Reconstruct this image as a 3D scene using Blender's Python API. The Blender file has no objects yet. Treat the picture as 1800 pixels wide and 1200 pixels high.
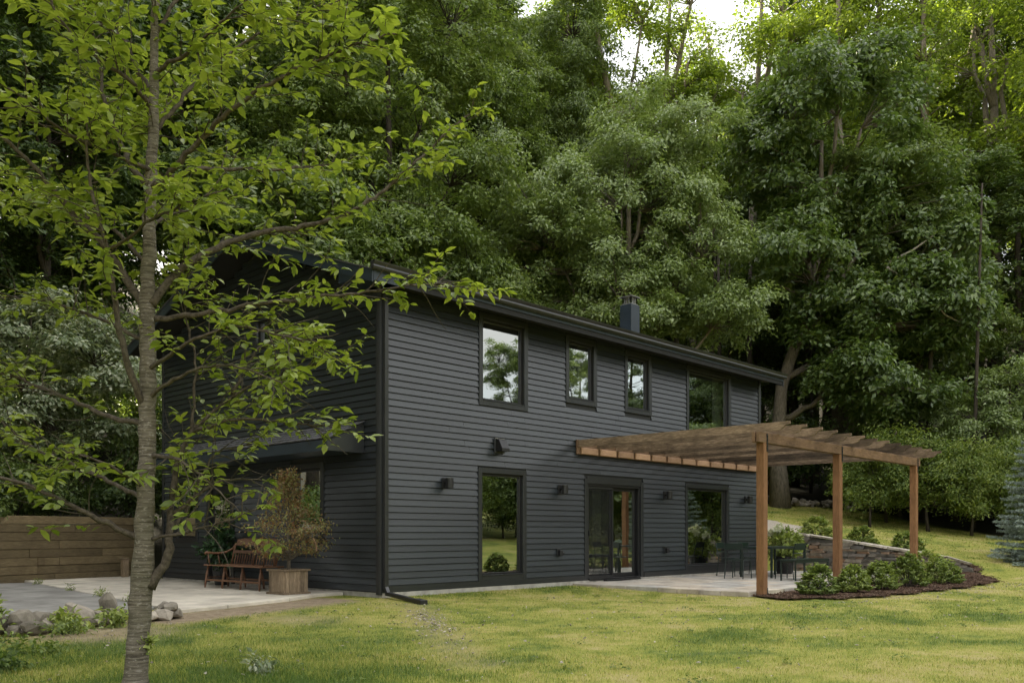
import bpy, bmesh, math, random
import numpy as np
from mathutils import Vector, Matrix

R = math.radians
rng = np.random.default_rng(7)
random.seed(7)
scene = bpy.context.scene
C = scene.collection

# ------------------------------------------------------------------ camera
cam_data = bpy.data.cameras.new('camera')
cam_data.sensor_width = 36.0
cam_data.lens = 31.6
cam_data.shift_y = 0.1867
cam_data.clip_end = 2000
cam = bpy.data.objects.new('camera', cam_data)
C.objects.link(cam)
cam.location = (-9.738, -12.255, 1.07)
cam.rotation_euler = (R(90), 0, -math.atan2(.7284, .6851))
scene.camera = cam

# ------------------------------------------------------------------ sky, sun, exposure
SUN_DIR = Vector((0.20, 0.92, 0.62)).normalized()
SUN_EL = math.asin(SUN_DIR.z)
SUN_AZ = math.atan2(SUN_DIR.x, SUN_DIR.y)
world = bpy.data.worlds.new('World')
scene.world = world
world.use_nodes = True
wt = world.node_tree
wt.nodes.clear()
w_out = wt.nodes.new('ShaderNodeOutputWorld')
w_bg = wt.nodes.new('ShaderNodeBackground')
w_sky = wt.nodes.new('ShaderNodeTexSky')
w_sky.sky_type = 'NISHITA'
w_sky.sun_disc = False
w_sky.sun_elevation = SUN_EL
w_sky.sun_rotation = SUN_AZ
w_sky.air_density = 1.2
w_sky.dust_density = 2.5
w_sky.ozone_density = 1.5
w_tc = wt.nodes.new('ShaderNodeTexCoord')
w_map = wt.nodes.new('ShaderNodeMapping')
w_map.inputs['Scale'].default_value = (1.6, 1.6, 3.5)
w_noise = wt.nodes.new('ShaderNodeTexNoise')
w_noise.inputs['Scale'].default_value = 1.6
w_noise.inputs['Detail'].default_value = 7
w_ramp = wt.nodes.new('ShaderNodeValToRGB')
w_ramp.color_ramp.elements[0].position = 0.36
w_ramp.color_ramp.elements[0].color = (0.86, 0.86, 0.86, 1)
w_ramp.color_ramp.elements[1].position = 0.62
w_mix = wt.nodes.new('ShaderNodeMixRGB')
# overcast layer: brighter overhead than at the horizon, the same all round
w_sep = wt.nodes.new('ShaderNodeSeparateXYZ')
w_up = wt.nodes.new('ShaderNodeMath'); w_up.operation = 'MAXIMUM'; w_up.inputs[1].default_value = 0.0
w_gain = wt.nodes.new('ShaderNodeMath'); w_gain.operation = 'MULTIPLY_ADD'; w_gain.inputs[1].default_value = 1.9; w_gain.inputs[2].default_value = 0.62
w_cloud = wt.nodes.new('ShaderNodeMixRGB'); w_cloud.blend_type = 'MULTIPLY'; w_cloud.inputs['Fac'].default_value = 1.0
w_cloud.inputs['Color1'].default_value = (1.02, 1.0, 0.96, 1)
wt.links.new(w_tc.outputs['Generated'], w_sep.inputs[0]); wt.links.new(w_sep.outputs['Z'], w_up.inputs[0]); wt.links.new(w_up.outputs[0], w_gain.inputs[0])
wt.links.new(w_gain.outputs[0], w_cloud.inputs['Color2']); wt.links.new(w_cloud.outputs['Color'], w_mix.inputs['Color2'])
wt.links.new(w_tc.outputs['Generated'], w_map.inputs['Vector'])
wt.links.new(w_map.outputs['Vector'], w_noise.inputs['Vector'])
wt.links.new(w_noise.outputs['Fac'], w_ramp.inputs['Fac'])
wt.links.new(w_ramp.outputs['Color'], w_mix.inputs['Fac'])
wt.links.new(w_sky.outputs['Color'], w_mix.inputs['Color1'])
wt.links.new(w_mix.outputs['Color'], w_bg.inputs['Color'])
w_bg.inputs['Strength'].default_value = 0.15
wt.links.new(w_bg.outputs['Background'], w_out.inputs['Surface'])

sun_data = bpy.data.lights.new('sun', 'SUN')
sun_data.energy = 2.6
sun_data.angle = R(2)
sun_data.color = (1.0, 0.88, 0.66)
sun = bpy.data.objects.new('sun', sun_data)
C.objects.link(sun)
sun.location = (20, -20, 40)
sun.rotation_euler = SUN_DIR.to_track_quat('Z', 'Y').to_euler()

scene.view_settings.view_transform = 'Standard'
scene.view_settings.look = 'None'
scene.view_settings.gamma = 1
scene.view_settings.exposure = 2.93
scene.view_settings.use_curve_mapping = False
scene.render.engine = 'CYCLES'
scene.cycles.use_denoising = True
scene.cycles.max_bounces = 6
scene.cycles.diffuse_bounces = 3
scene.cycles.use_adaptive_sampling = True
scene.cycles.adaptive_threshold = 0.025
scene.cycles.glossy_bounces = 3
scene.cycles.transmission_bounces = 3
scene.cycles.transparent_max_bounces = 8
scene.cycles.caustics_reflective = False
scene.cycles.caustics_refractive = False

# ------------------------------------------------------------------ helpers
def tag(o, label=None, cat=None, group=None, kind=None):
    if label: o['label'] = label
    if cat: o['category'] = cat
    if group: o['group'] = group
    if kind: o['kind'] = kind
    return o

def thing(name, label, cat, loc=(0, 0, 0), rotz=0.0, group=None):
    o = bpy.data.objects.new(name, None)
    o.empty_display_size = 0.2
    C.objects.link(o)
    o.location = loc
    o.rotation_euler = (0, 0, rotz)
    return tag(o, label, cat, group)

class MB:
    """collects shapes for one mesh"""
    def __init__(self):
        self.v, self.f = [], []
    def add(self, vs, fs):
        k = len(self.v)
        self.v += [tuple(p) for p in vs]
        self.f += [tuple(i + k for i in q) for q in fs]
        return self
    def box(self, x0, x1, y0, y1, z0, z1):
        return self.add([(x0, y0, z0), (x1, y0, z0), (x1, y1, z0), (x0, y1, z0), (x0, y0, z1), (x1, y0, z1), (x1, y1, z1), (x0, y1, z1)],
                        [(3, 2, 1, 0), (4, 5, 6, 7), (0, 1, 5, 4), (1, 2, 6, 5), (2, 3, 7, 6), (3, 0, 4, 7)])
    def prism(self, prof, axis, t0, t1):
        """prof: list of 2D points; axis x: prof=(y,z); y: prof=(x,z); z: prof=(x,y)"""
        def P(p, t):
            return {'x': (t, p[0], p[1]), 'y': (p[0], t, p[1]), 'z': (p[0], p[1], t)}[axis]
        n = len(prof)
        vs = [P(p, t0) for p in prof] + [P(p, t1) for p in prof]
        fs = [tuple(range(n))[::-1], tuple(range(n, 2 * n))]
        fs += [(i, (i + 1) % n, n + (i + 1) % n, n + i) for i in range(n)]
        return self.add(vs, fs)
    def tube(self, path, rad, n=8, caps=True, sx=1.0):
        path = [Vector(p) for p in path]
        if not hasattr(rad, '__len__'): rad = [rad] * len(path)
        vs, fs = [], []
        up = None
        for i, p in enumerate(path):
            a = path[max(i - 1, 0)]; b = path[min(i + 1, len(path) - 1)]
            t = (b - a).normalized() if (b - a).length > 1e-9 else Vector((0, 0, 1))
            if up is None:
                up = Vector((0, 0, 1)) if abs(t.z) < .9 else Vector((1, 0, 0))
            s = t.cross(up).normalized(); up = s.cross(t).normalized()
            for k in range(n):
                an = 2 * math.pi * k / n
                vs.append(p + (s * math.cos(an) * sx + up * math.sin(an)) * rad[i])
        for i in range(len(path) - 1):
            for k in range(n):
                fs.append((i * n + k, i * n + (k + 1) % n, (i + 1) * n + (k + 1) % n, (i + 1) * n + k))
        if caps:
            fs.append(tuple(range(n))[::-1]); fs.append(tuple((len(path) - 1) * n + k for k in range(n)))
        return self.add(vs, fs)
    def lathe(self, prof, n=16, c=(0, 0)):
        vs = []; fs = []
        for r, z in prof:
            for k in range(n):
                a = 2 * math.pi * k / n
                vs.append((c[0] + r * math.cos(a), c[1] + r * math.sin(a), z))
        m = len(prof)
        for i in range(m - 1):
            for k in range(n):
                fs.append((i * n + k, i * n + (k + 1) % n, (i + 1) * n + (k + 1) % n, (i + 1) * n + k))
        fs.append(tuple(range(n))[::-1]); fs.append(tuple((m - 1) * n + k for k in range(n)))
        return self.add(vs, fs)
    def mesh(self, name, m, smooth=False, bevel=0):
        me = bpy.data.meshes.new(name)
        me.from_pydata([tuple(p) for p in self.v], [], self.f)
        if bevel:
            bm = bmesh.new(); bm.from_mesh(me)
            bmesh.ops.bevel(bm, geom=[e for e in bm.edges if e.calc_face_angle(0) > .5], offset=bevel, segments=1, affect='EDGES', clamp_overlap=True)
            bm.to_mesh(me); bm.free()
        if smooth: me.polygons.foreach_set('use_smooth', [True] * len(me.polygons))
        if m: me.materials.append(m)
        return me
    def build(self, name, m, parent=None, smooth=False, bevel=0, loc=None):
        return link(name, self.mesh(name, m, smooth, bevel), parent, loc)

def link(name, me, parent=None, loc=None, rot=None, scale=None):
    o = bpy.data.objects.new(name, me)
    C.objects.link(o)
    if parent is not None: o.parent = parent
    if loc is not None: o.location = loc
    if rot is not None: o.rotation_euler = rot
    if scale is not None: o.scale = scale
    return o

def np_mesh(name, V, F, m, rnd=None, smooth=False):
    """V (n,3), F (k,3|4) arrays -> mesh"""
    me = bpy.data.meshes.new(name)
    V = np.ascontiguousarray(V, dtype=np.float32); F = np.ascontiguousarray(F, dtype=np.int32)
    k, s = F.shape
    me.vertices.add(len(V)); me.vertices.foreach_set('co', V.ravel())
    me.loops.add(k * s); me.loops.foreach_set('vertex_index', F.ravel())
    me.polygons.add(k); me.polygons.foreach_set('loop_start', np.arange(0, k * s, s, dtype=np.int32))
    if smooth: me.polygons.foreach_set('use_smooth', np.ones(k, dtype=bool))
    if rnd is not None:
        at = me.attributes.new('rnd', 'FLOAT', 'POINT'); at.data.foreach_set('value', np.ascontiguousarray(rnd, dtype=np.float32))
    me.update(calc_edges=True)
    if m: me.materials.append(m)
    return me

def copy_tree(o, parent=None):
    c = o.copy(); C.objects.link(c)
    if parent is not None: c.parent = parent
    for ch in list(o.children): copy_tree(ch, c)
    return c

def norm(a):
    return a / np.maximum(np.linalg.norm(a, axis=-1, keepdims=True), 1e-9)

def smooth(e0, e1, x):
    t = np.clip((x - e0) / (e1 - e0), 0, 1)
    return t * t * (3 - 2 * t)

# ------------------------------------------------------------------ materials
class NT:
    def __init__(self, name):
        self.m = bpy.data.materials.new(name); self.m.use_nodes = True
        self.t = self.m.node_tree; self.b = self.t.nodes['Principled BSDF']; self.o = self.t.nodes['Material Output']
    def n(self, typ, **kw):
        nd = self.t.nodes.new(typ)
        for k, v in kw.items():
            if k in nd.inputs.keys(): self.set(nd.inputs[k], v)
            else: setattr(nd, k, v)
        return nd
    def set(self, sock, v):
        if isinstance(v, bpy.types.NodeSocket): self.t.links.new(v, sock)
        else: sock.default_value = v
    def l(self, a, b): self.t.links.new(a, b)
    def coord(self, kind='Object', scale=(1, 1, 1)):
        tc = self.n('ShaderNodeTexCoord'); mp = self.n('ShaderNodeMapping')
        mp.inputs['Scale'].default_value = scale
        self.l(tc.outputs[kind], mp.inputs['Vector']); return mp.outputs['Vector']
    def pos(self, scale=(1, 1, 1)):
        g = self.n('ShaderNodeNewGeometry'); mp = self.n('ShaderNodeMapping'); mp.inputs['Scale'].default_value = scale
        self.l(g.outputs['Position'], mp.inputs['Vector']); return mp.outputs['Vector']
    def noise(self, vec, scale, detail=4, rough=.55):
        nd = self.n('ShaderNodeTexNoise'); self.l(vec, nd.inputs['Vector'])
        nd.inputs['Scale'].default_value = scale; nd.inputs['Detail'].default_value = detail; nd.inputs['Roughness'].default_value = rough
        return nd.outputs['Fac']
    def ramp(self, fac, stops):
        nd = self.n('ShaderNodeValToRGB'); self.l(fac, nd.inputs['Fac'])
        e = nd.color_ramp.elements
        while len(e) < len(stops): e.new(.5)
        for el, (p, c) in zip(e, stops):
            el.position = p; el.color = (c[0], c[1], c[2], 1) if len(c) == 3 else c
        return nd.outputs['Color']
    def mix(self, fac, a, b, mode='MIX'):
        nd = self.n('ShaderNodeMixRGB', blend_type=mode)
        for s, v in (('Fac', fac), ('Color1', a), ('Color2', b)):
            if isinstance(v, tuple) and len(v) == 3: v = (*v, 1)
            self.set(nd.inputs[s], v)
        return nd.outputs['Color']
    def math(self, op, a, b=0.0):
        nd = self.n('ShaderNodeMath', operation=op); self.set(nd.inputs[0], a); self.set(nd.inputs[1], b); return nd.outputs[0]
    def bump(self, h, strength=.3, dist=.01):
        nd = self.n('ShaderNodeBump'); self.l(h, nd.inputs['Height']); nd.inputs['Strength'].default_value = strength; nd.inputs['Distance'].default_value = dist
        self.l(nd.outputs['Normal'], self.b.inputs['Normal'])
    def base(self, c):
        self.set(self.b.inputs['Base Color'], (*c, 1) if isinstance(c, tuple) and len(c) == 3 else c)
    def rough(self, v, spec=None):
        self.set(self.b.inputs['Roughness'], v)
        if spec is not None: self.b.inputs['Specular IOR Level'].default_value = spec

def plain(name, col, rough=.6, var=.15, scale=6, metallic=0, spec=.5, bump=0):
    t = NT(name); f = t.noise(t.coord(), scale, 5)
    lo = tuple(c * (1 - var) for c in col); hi = tuple(min(1, c * (1 + var)) for c in col)
    t.base(t.ramp(f, [(.3, lo), (.7, hi)])); t.rough(rough, spec); t.b.inputs['Metallic'].default_value = metallic
    if bump: t.bump(f, bump, .01)
    return t.m

def siding_mat(name, col):
    t = NT(name)
    g = t.noise(t.coord('Object', (1, 1, 1)), 3, 3)
    pv = t.pos((1.2, 1.2, 38))
    grain = t.noise(pv, 4, 5, .65)
    big = t.noise(t.pos(), .9, 4)
    oi = t.n('ShaderNodeObjectInfo').outputs['Random']
    k = t.math('ADD', t.math('MULTIPLY', oi, .45), t.math('ADD', t.math('MULTIPLY', grain, .28), t.math('MULTIPLY', big, .45)))
    lo = tuple(c * .74 for c in col); hi = tuple(c * 1.28 for c in col)
    t.base(t.ramp(k, [(.25, lo), (.8, hi)]))
    t.set(t.b.inputs['Roughness'], t.math('ADD', t.math('MULTIPLY', grain, .16), .27)); t.b.inputs['Specular IOR Level'].default_value = .7
    t.bump(grain, .25, .004)
    return t.m

def wood_mat(name, c0, c1, c2, axis_scale, rough=.75, wear=.5, spec=.3, vary=.5):
    t = NT(name)
    tc = t.n('ShaderNodeTexCoord'); oi = t.n('ShaderNodeObjectInfo')
    off = t.n('ShaderNodeVectorMath', operation='ADD')
    sc = t.n('ShaderNodeVectorMath', operation='SCALE'); sc.inputs[0].default_value = (13, 7, 17); t.l(oi.outputs['Random'], sc.inputs['Scale'])
    t.l(tc.outputs['Object'], off.inputs[0]); t.l(sc.outputs[0], off.inputs[1])
    mp = t.n('ShaderNodeMapping'); mp.inputs['Scale'].default_value = axis_scale; t.l(off.outputs[0], mp.inputs['Vector'])
    g = t.noise(mp.outputs['Vector'], 6, 6, .7)
    b = t.noise(off.outputs[0], 2.2, 4)
    col = t.ramp(g, [(.28, c0), (.52, c1), (.75, c2)])
    grey = t.ramp(g, [(.3, tuple(.45 * c for c in c0)), (.7, tuple(.75 * c for c in c1))])
    f = t.ramp(b, [(.42, (0, 0, 0)), (.68, (wear, wear, wear))])
    col = t.mix(f, col, grey)
    val = t.math('ADD', t.math('MULTIPLY', oi.outputs['Random'], vary), 1 - vary / 2)
    hs = t.n('ShaderNodeHueSaturation'); t.l(col, hs.inputs['Color']); t.l(val, hs.inputs['Value'])
    t.base(hs.outputs['Color']); t.rough(rough, spec); t.bump(g, .35, .004)
    return t.m

def leaf_mat(name, dark, mid, light, trans=.35, rough=.5, spec=.4, patch=.35, tone=.34):
    """dark/mid/light: leaf colours from leaf to leaf"""
    t = NT(name)
    at = t.n('ShaderNodeAttribute', attribute_name='rnd')
    oi = t.n('ShaderNodeObjectInfo').outputs['Random']
    big = t.noise(t.pos(), patch, 3)
    k = t.math('ADD', t.math('MULTIPLY', at.outputs['Fac'], .55), t.math('ADD', t.math('MULTIPLY', big, .45), t.math('MULTIPLY', t.math('SUBTRACT', oi, .5), tone)))
    col = t.ramp(k, [(.15, dark), (.5, mid), (.88, light)])
    t.base(col); t.rough(rough, spec)
    tr = t.n('ShaderNodeBsdfTranslucent'); 
    tc = t.mix(1.0, col, (1.15, 1.2, .55), 'MULTIPLY')
    t.l(tc, tr.inputs['Color'])
    mx = t.n('ShaderNodeMixShader'); mx.inputs['Fac'].default_value = trans
    t.l(t.b.outputs['BSDF'], mx.inputs[1]); t.l(tr.outputs['BSDF'], mx.inputs[2]); t.l(mx.outputs['Shader'], t.o.inputs['Surface'])
    return t.m

def bark_mat(name, dark, light, vscale=(7, 7, 1.2), bump=.6):
    t = NT(name); c = t.coord('Object', vscale)
    f = t.noise(c, 4, 7, .65); p = t.noise(t.coord('Object'), 1.5, 3)
    col = t.ramp(f, [(.32, dark), (.66, light)])
    moss = t.ramp(p, [(.55, (0, 0, 0)), (.75, (.45, .45, .45))])
    t.base(t.mix(moss, col, (.05, .06, .025))); t.rough(.9, .2); t.bump(f, bump, .03)
    return t.m

def stone_mat(name, stops, rough=.85, scale=5, bump=.5):
    t = NT(name); oi = t.n('ShaderNodeObjectInfo').outputs['Random']
    f = t.noise(t.pos(), scale, 7, .65); f2 = t.noise(t.pos(), scale * 5, 4, .6)
    base = t.ramp(oi, stops)
    t.base(t.mix(1.0, base, t.ramp(f, [(.3, (.55, .53, .5)), (.7, (1.3, 1.28, 1.22))]), 'MULTIPLY'))
    t.rough(rough, .3); t.bump(t.math('ADD', f, t.math('MULTIPLY', f2, .4)), bump, .02)
    return t.m

M = {}
M['siding'] = siding_mat('charcoal_siding', (.0222, .0270, .0312))
M['trim'] = plain('charcoal_trim', (.018, .020, .022), .38, .2, 3, spec=.7)
M['fascia'] = plain('blue_black_fascia', (.018, .029, .041), .45, .2, 3)
M['sheath'] = plain('dark_sheathing', (.02, .021, .022), .8)
M['sash'] = plain('black_sash', (.012, .012, .013), .4, .2, 4)
M['gutter'] = plain('black_gutter', (.022, .023, .024), .35, .2, 4, spec=.6)
M['soffit'] = plain('soffit_paint', (.012, .012, .013), .8)
M['foundation'] = plain('foundation_concrete', (.36, .34, .30), .9, .3, 5, bump=.4)
M['shingle'] = plain('grey_shingle', (.09, .09, .095), .9, .4, 9, bump=.5)
M['inside'] = plain('interior_plaster', (.36, .36, .33), .9, .08)
M['inside_floor'] = plain('interior_floor', (.12, .08, .05), .5, .2)
M['curtain'] = plain('curtain_cloth', (.55, .55, .5), .9, .1)
M['black_metal'] = plain('black_metal', (.012, .012, .013), .45, .3, 12, spec=.5)
M['galv'] = plain('weathered_galvanised', (.22, .22, .21), .55, .4, 9, metallic=.3)
M['cedar'] = wood_mat('weathered_cedar', (.10, .058, .033), (.225, .138, .08), (.35, .23, .14), (1.2, 14, 14), wear=.85)
M['cedar_post'] = wood_mat('cedar_post', (.13, .062, .028), (.235, .12, .055), (.33, .185, .092), (14, 14, 1.0), wear=.4)
M['cedar_pale'] = wood_mat('pale_cedar', (.26, .15, .085), (.40, .25, .155), (.50, .33, .21), (2, 12, 12), wear=.15)
M['cedar_grey'] = wood_mat('grey_cedar_rafter', (.05, .036, .025), (.18, .127, .085), (.37, .28, .20), (14, 1.2, 14), wear=.85, vary=1.2)
M['tie'] = wood_mat('old_timber', (.10, .074, .038), (.20, .152, .082), (.30, .235, .135), (1.2, 14, 14), wear=.5)
M['bench'] = wood_mat('red_brown_wood', (.085, .040, .021), (.16, .080, .042), (.24, .135, .075), (10, 2, 10), rough=.5, wear=.25, spec=.4)
M['box'] = wood_mat('planter_wood', (.13, .095, .06), (.25, .185, .12), (.36, .28, .19), (14, 14, 1.2), wear=.75)
M['green_metal'] = plain('dark_green_metal', (.010, .022, .017), .35, .25, 6, spec=.6)
M['concrete'] = stone_mat('worn_concrete', [(0, (.52, .48, .42)), (1, (.60, .56, .49))], .9, 1.1, .35)
M['asphalt'] = stone_mat('old_asphalt', [(0, (.25, .245, .235)), (1, (.27, .265, .255))], .9, 1.6, .3)
M['flag'] = stone_mat('bluestone', [(0, (.34, .335, .325)), (.4, (.45, .43, .40)), (.75, (.50, .44, .37)), (1, (.41, .41, .41))], .8, 1.8, .25)
M['wallstone'] = stone_mat('stacked_stone', [(0, (.10, .10, .095)), (.35, (.19, .175, .155)), (.7, (.26, .23, .185)), (.88, (.26, .17, .115)), (1, (.16, .155, .145))], .85, 6, .6)
M['capstone'] = stone_mat('capstone', [(0, (.38, .35, .30)), (1, (.50, .46, .40))], .85, 6, .4)
M['rock'] = stone_mat('field_rock', [(0, (.15, .135, .11)), (.5, (.26, .235, .20)), (1, (.40, .36, .31))], .85, 5, .6)
M['gravel'] = stone_mat('pea_gravel', [(0, (.40, .36, .31)), (1, (.5, .45, .4))], .9, 30, .6)
M['mulch'] = stone_mat('bark_mulch', [(0, (.07, .04, .026)), (1, (.085, .05, .032))], .95, 25, .9)

def chip_mat(name, stops):
    t = NT(name); at = t.n('ShaderNodeAttribute', attribute_name='rnd'); t.base(t.ramp(at.outputs['Fac'], stops)); t.rough(.9, .2); return t.m
M['chips'] = chip_mat('bark_chips', [(0, (.035, .019, .012)), (.55, (.085, .048, .03)), (.9, (.15, .095, .06)), (1, (.33, .26, .19))])
M['pebbles'] = chip_mat('pebble_mix', [(0, (.16, .14, .12)), (.5, (.32, .28, .24)), (1, (.58, .53, .47))])

M['bark_cherry'] = None
t = NT('cherry_bark')
c1 = t.coord('Object', (4, 4, 62)); f1 = t.noise(c1, 1.6, 5, .6)
f2 = t.noise(t.coord('Object', (14, 14, 30)), 2.2, 5, .6); f3 = t.noise(t.coord('Object', (1, 1, 1)), 4, 4)
col = t.ramp(f1, [(.34, (.055, .045, .032)), (.5, (.14, .120, .090)), (.68, (.21, .185, .145))])
col = t.mix(t.ramp(f2, [(.56, (0, 0, 0)), (.66, (.8, .8, .8))]), col, (.30, .275, .23))
col = t.mix(t.ramp(f3, [(.45, (0, 0, 0)), (.75, (.5, .5, .5))]), col, (.085, .085, .045))
t.base(col); t.rough(.8, .3); t.bump(t.math('ADD', f1, t.math('MULTIPLY', f2, .5)), .7, .02)
M['bark_cherry'] = t.m
M['bark_limb'] = bark_mat('cherry_limb_bark', (.035, .028, .02), (.12, .10, .075), (9, 9, 9), .4)
M['bark_grey'] = bark_mat('grey_bark', (.08, .066, .052), (.24, .205, .165))
M['bark_dark'] = bark_mat('dark_bark', (.03, .025, .02), (.09, .075, .06))
M['bark_tan'] = bark_mat('tan_bark', (.11, .09, .07), (.28, .24, .19))
M['deadwood'] = bark_mat('dead_wood', (.18, .15, .12), (.38, .34, .29))

M['leaf_cherry'] = leaf_mat('cherry_leaf', (.125, .18, .026), (.235, .30, .05), (.37, .42, .095), .47, .38, .55, 1.2, tone=0)
M['leaf_beech'] = leaf_mat('beech_leaf', (.12, .175, .06), (.205, .275, .10), (.31, .38, .165), .4, .40, .7)
M['leaf_oak'] = leaf_mat('oak_leaf', (.085, .138, .042), (.155, .22, .064), (.28, .34, .10), .42, .36, .75)
M['leaf_sunglow'] = leaf_mat('sun_glow_leaf', (.12, .18, .03), (.205, .275, .045), (.31, .37, .075), .5, .5, .35)  # yellow-green leaf tint stands in for sun glowing through the far crowns
M['leaf_mid'] = leaf_mat('woodland_leaf', (.095, .145, .042), (.165, .23, .064), (.265, .325, .096), .42, .42, .6)
M['leaf_dark'] = leaf_mat('dark_woodland_leaf', (.068, .115, .037), (.13, .19, .055), (.23, .285, .085), .42, .42, .6)
M['leaf_dogwood'] = leaf_mat('dogwood_leaf', (.10, .15, .065), (.23, .275, .16), (.50, .51, .40), .28, .55, .4, 1.2, tone=0)
M['leaf_shrub'] = leaf_mat('shrub_leaf', (.11, .16, .04), (.23, .295, .075), (.43, .48, .15), .36, .45, .45, 2.0)
M['leaf_hedge'] = leaf_mat('hedge_leaf', (.066, .112, .026), (.135, .195, .043), (.27, .32, .075), .38, .5, .4, .9)
M['leaf_maple'] = leaf_mat('maple_leaf', (.24, .10, .055), (.25, .20, .09), (.24, .33, .12), .4, .5, .4, 3.0, tone=0)
M['leaf_house'] = leaf_mat('glossy_houseplant_leaf', (.02, .05, .018), (.035, .08, .028), (.07, .13, .05), .2, .35, .5, 3)
M['needle'] = leaf_mat('blue_spruce_needle', (.17, .22, .205), (.30, .36, .345), (.46, .52, .50), .15, .6, .3, 1.5, tone=0)
M['petal'] = leaf_mat('white_petal', (.62, .62, .50), (.74, .74, .64), (.82, .82, .75), .3, .6, .3, 4)

# grass
t = NT('lawn_grass')
at = t.n('ShaderNodeAttribute', attribute_name='rnd')
p1 = t.noise(t.pos((1, 1, 0)), .55, 6, .66); p2 = t.noise(t.pos((1, 1, 0)), 2.6, 5, .7)
gcol_f = t.math('ADD', t.math('MULTIPLY', p1, .85), t.math('ADD', t.math('MULTIPLY', p2, .5), t.math('MULTIPLY', t.math('SUBTRACT', at.outputs['Fac'], .5), .36)))
GSTOPS = [(.48, (.09, .16, .026)), (.57, (.20, .26, .038)), (.65, (.33, .355, .058)), (.73, (.44, .41, .11)), (.82, (.50, .43, .21))]
lu = t.n('ShaderNodeAttribute', attribute_name='lush').outputs['Fac']
gc = t.ramp(t.math('SUBTRACT', gcol_f, t.math('MULTIPLY', lu, .22)), GSTOPS)
t.base(gc); t.rough(.6, .3)
tr = t.n('ShaderNodeBsdfTranslucent'); t.l(gc, tr.inputs['Color'])
mx = t.n('ShaderNodeMixShader'); mx.inputs['Fac'].default_value = .3
t.l(t.b.outputs['BSDF'], mx.inputs[1]); t.l(tr.outputs['BSDF'], mx.inputs[2]); t.l(mx.outputs['Shader'], t.o.inputs['Surface'])
M['grass'] = t.m

t = NT('lawn_ground')
p1 = t.noise(t.pos((1, 1, 0)), .55, 6, .66); p2 = t.noise(t.pos((1, 1, 0)), 2.6, 5, .7); p3 = t.noise(t.pos(), 40, 4, .7)
k = t.math('ADD', t.math('MULTIPLY', p1, .85), t.math('ADD', t.math('MULTIPLY', p2, .5), t.math('MULTIPLY', t.math('SUBTRACT', p3, .5), .25)))
lu = t.n('ShaderNodeAttribute', attribute_name='lush').outputs['Fac']
lawn = t.mix(.42, t.ramp(t.math('SUBTRACT', k, t.math('MULTIPLY', lu, .22)), GSTOPS), (.10, .085, .04))
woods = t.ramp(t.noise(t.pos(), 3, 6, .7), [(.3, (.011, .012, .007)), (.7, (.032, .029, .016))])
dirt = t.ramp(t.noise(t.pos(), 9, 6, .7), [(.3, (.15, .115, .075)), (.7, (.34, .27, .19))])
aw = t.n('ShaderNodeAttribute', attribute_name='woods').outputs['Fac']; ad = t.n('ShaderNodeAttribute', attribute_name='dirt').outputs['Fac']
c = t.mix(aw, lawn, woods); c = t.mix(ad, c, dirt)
t.base(c); t.rough(.95, .15); t.bump(p3, .5, .02)
M['ground'] = t.m

# window glass: coated pane, part mirror part clear
t = NT('coated_glass')
fr = t.n('ShaderNodeFresnel'); fr.inputs['IOR'].default_value = 1.5
fac = t.math('MINIMUM', t.math('ADD', t.math('MULTIPLY', fr.outputs['Fac'], 1.2), .50), .95)
gl = t.n('ShaderNodeBsdfGlossy'); gl.inputs['Roughness'].default_value = .004; gl.inputs['Color'].default_value = (.88, .93, .92, 1)
wv = t.noise(t.coord('Object'), .8, 2); bp = t.n('ShaderNodeBump'); bp.inputs['Strength'].default_value = .04; bp.inputs['Distance'].default_value = .02
t.l(wv, bp.inputs['Height']); t.l(bp.outputs['Normal'], gl.inputs['Normal'])
tp = t.n('ShaderNodeBsdfTransparent'); tp.inputs['Color'].default_value = (.62, .68, .62, 1)
mx = t.n('ShaderNodeMixShader'); t.l(fac, mx.inputs['Fac']); t.l(tp.outputs['BSDF'], mx.inputs[1]); t.l(gl.outputs['BSDF'], mx.inputs[2])
t.l(mx.outputs['Shader'], t.o.inputs['Surface']); t.t.nodes.remove(t.b)
M['glass'] = t.m
# insect screen
t = NT('insect_screen')
df = t.n('ShaderNodeBsdfDiffuse'); df.inputs['Color'].default_value = (.03, .03, .03, 1)
tp = t.n('ShaderNodeBsdfTransparent'); mx = t.n('ShaderNodeMixShader'); mx.inputs['Fac'].default_value = .42
t.l(tp.outputs['BSDF'], mx.inputs[1]); t.l(df.outputs['BSDF'], mx.inputs[2]); t.l(mx.outputs['Shader'], t.o.inputs['Surface']); t.t.nodes.remove(t.b)
M['screen'] = t.m

# ------------------------------------------------------------------ terrain
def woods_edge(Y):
    return np.interp(Y, [-40, -20, -6, -3, 0, 2.7, 5.5, 9, 9.6, 12], [60, 34, 27.5, 25, 25.3, 28, 26, 17, -80, -80])

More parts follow.
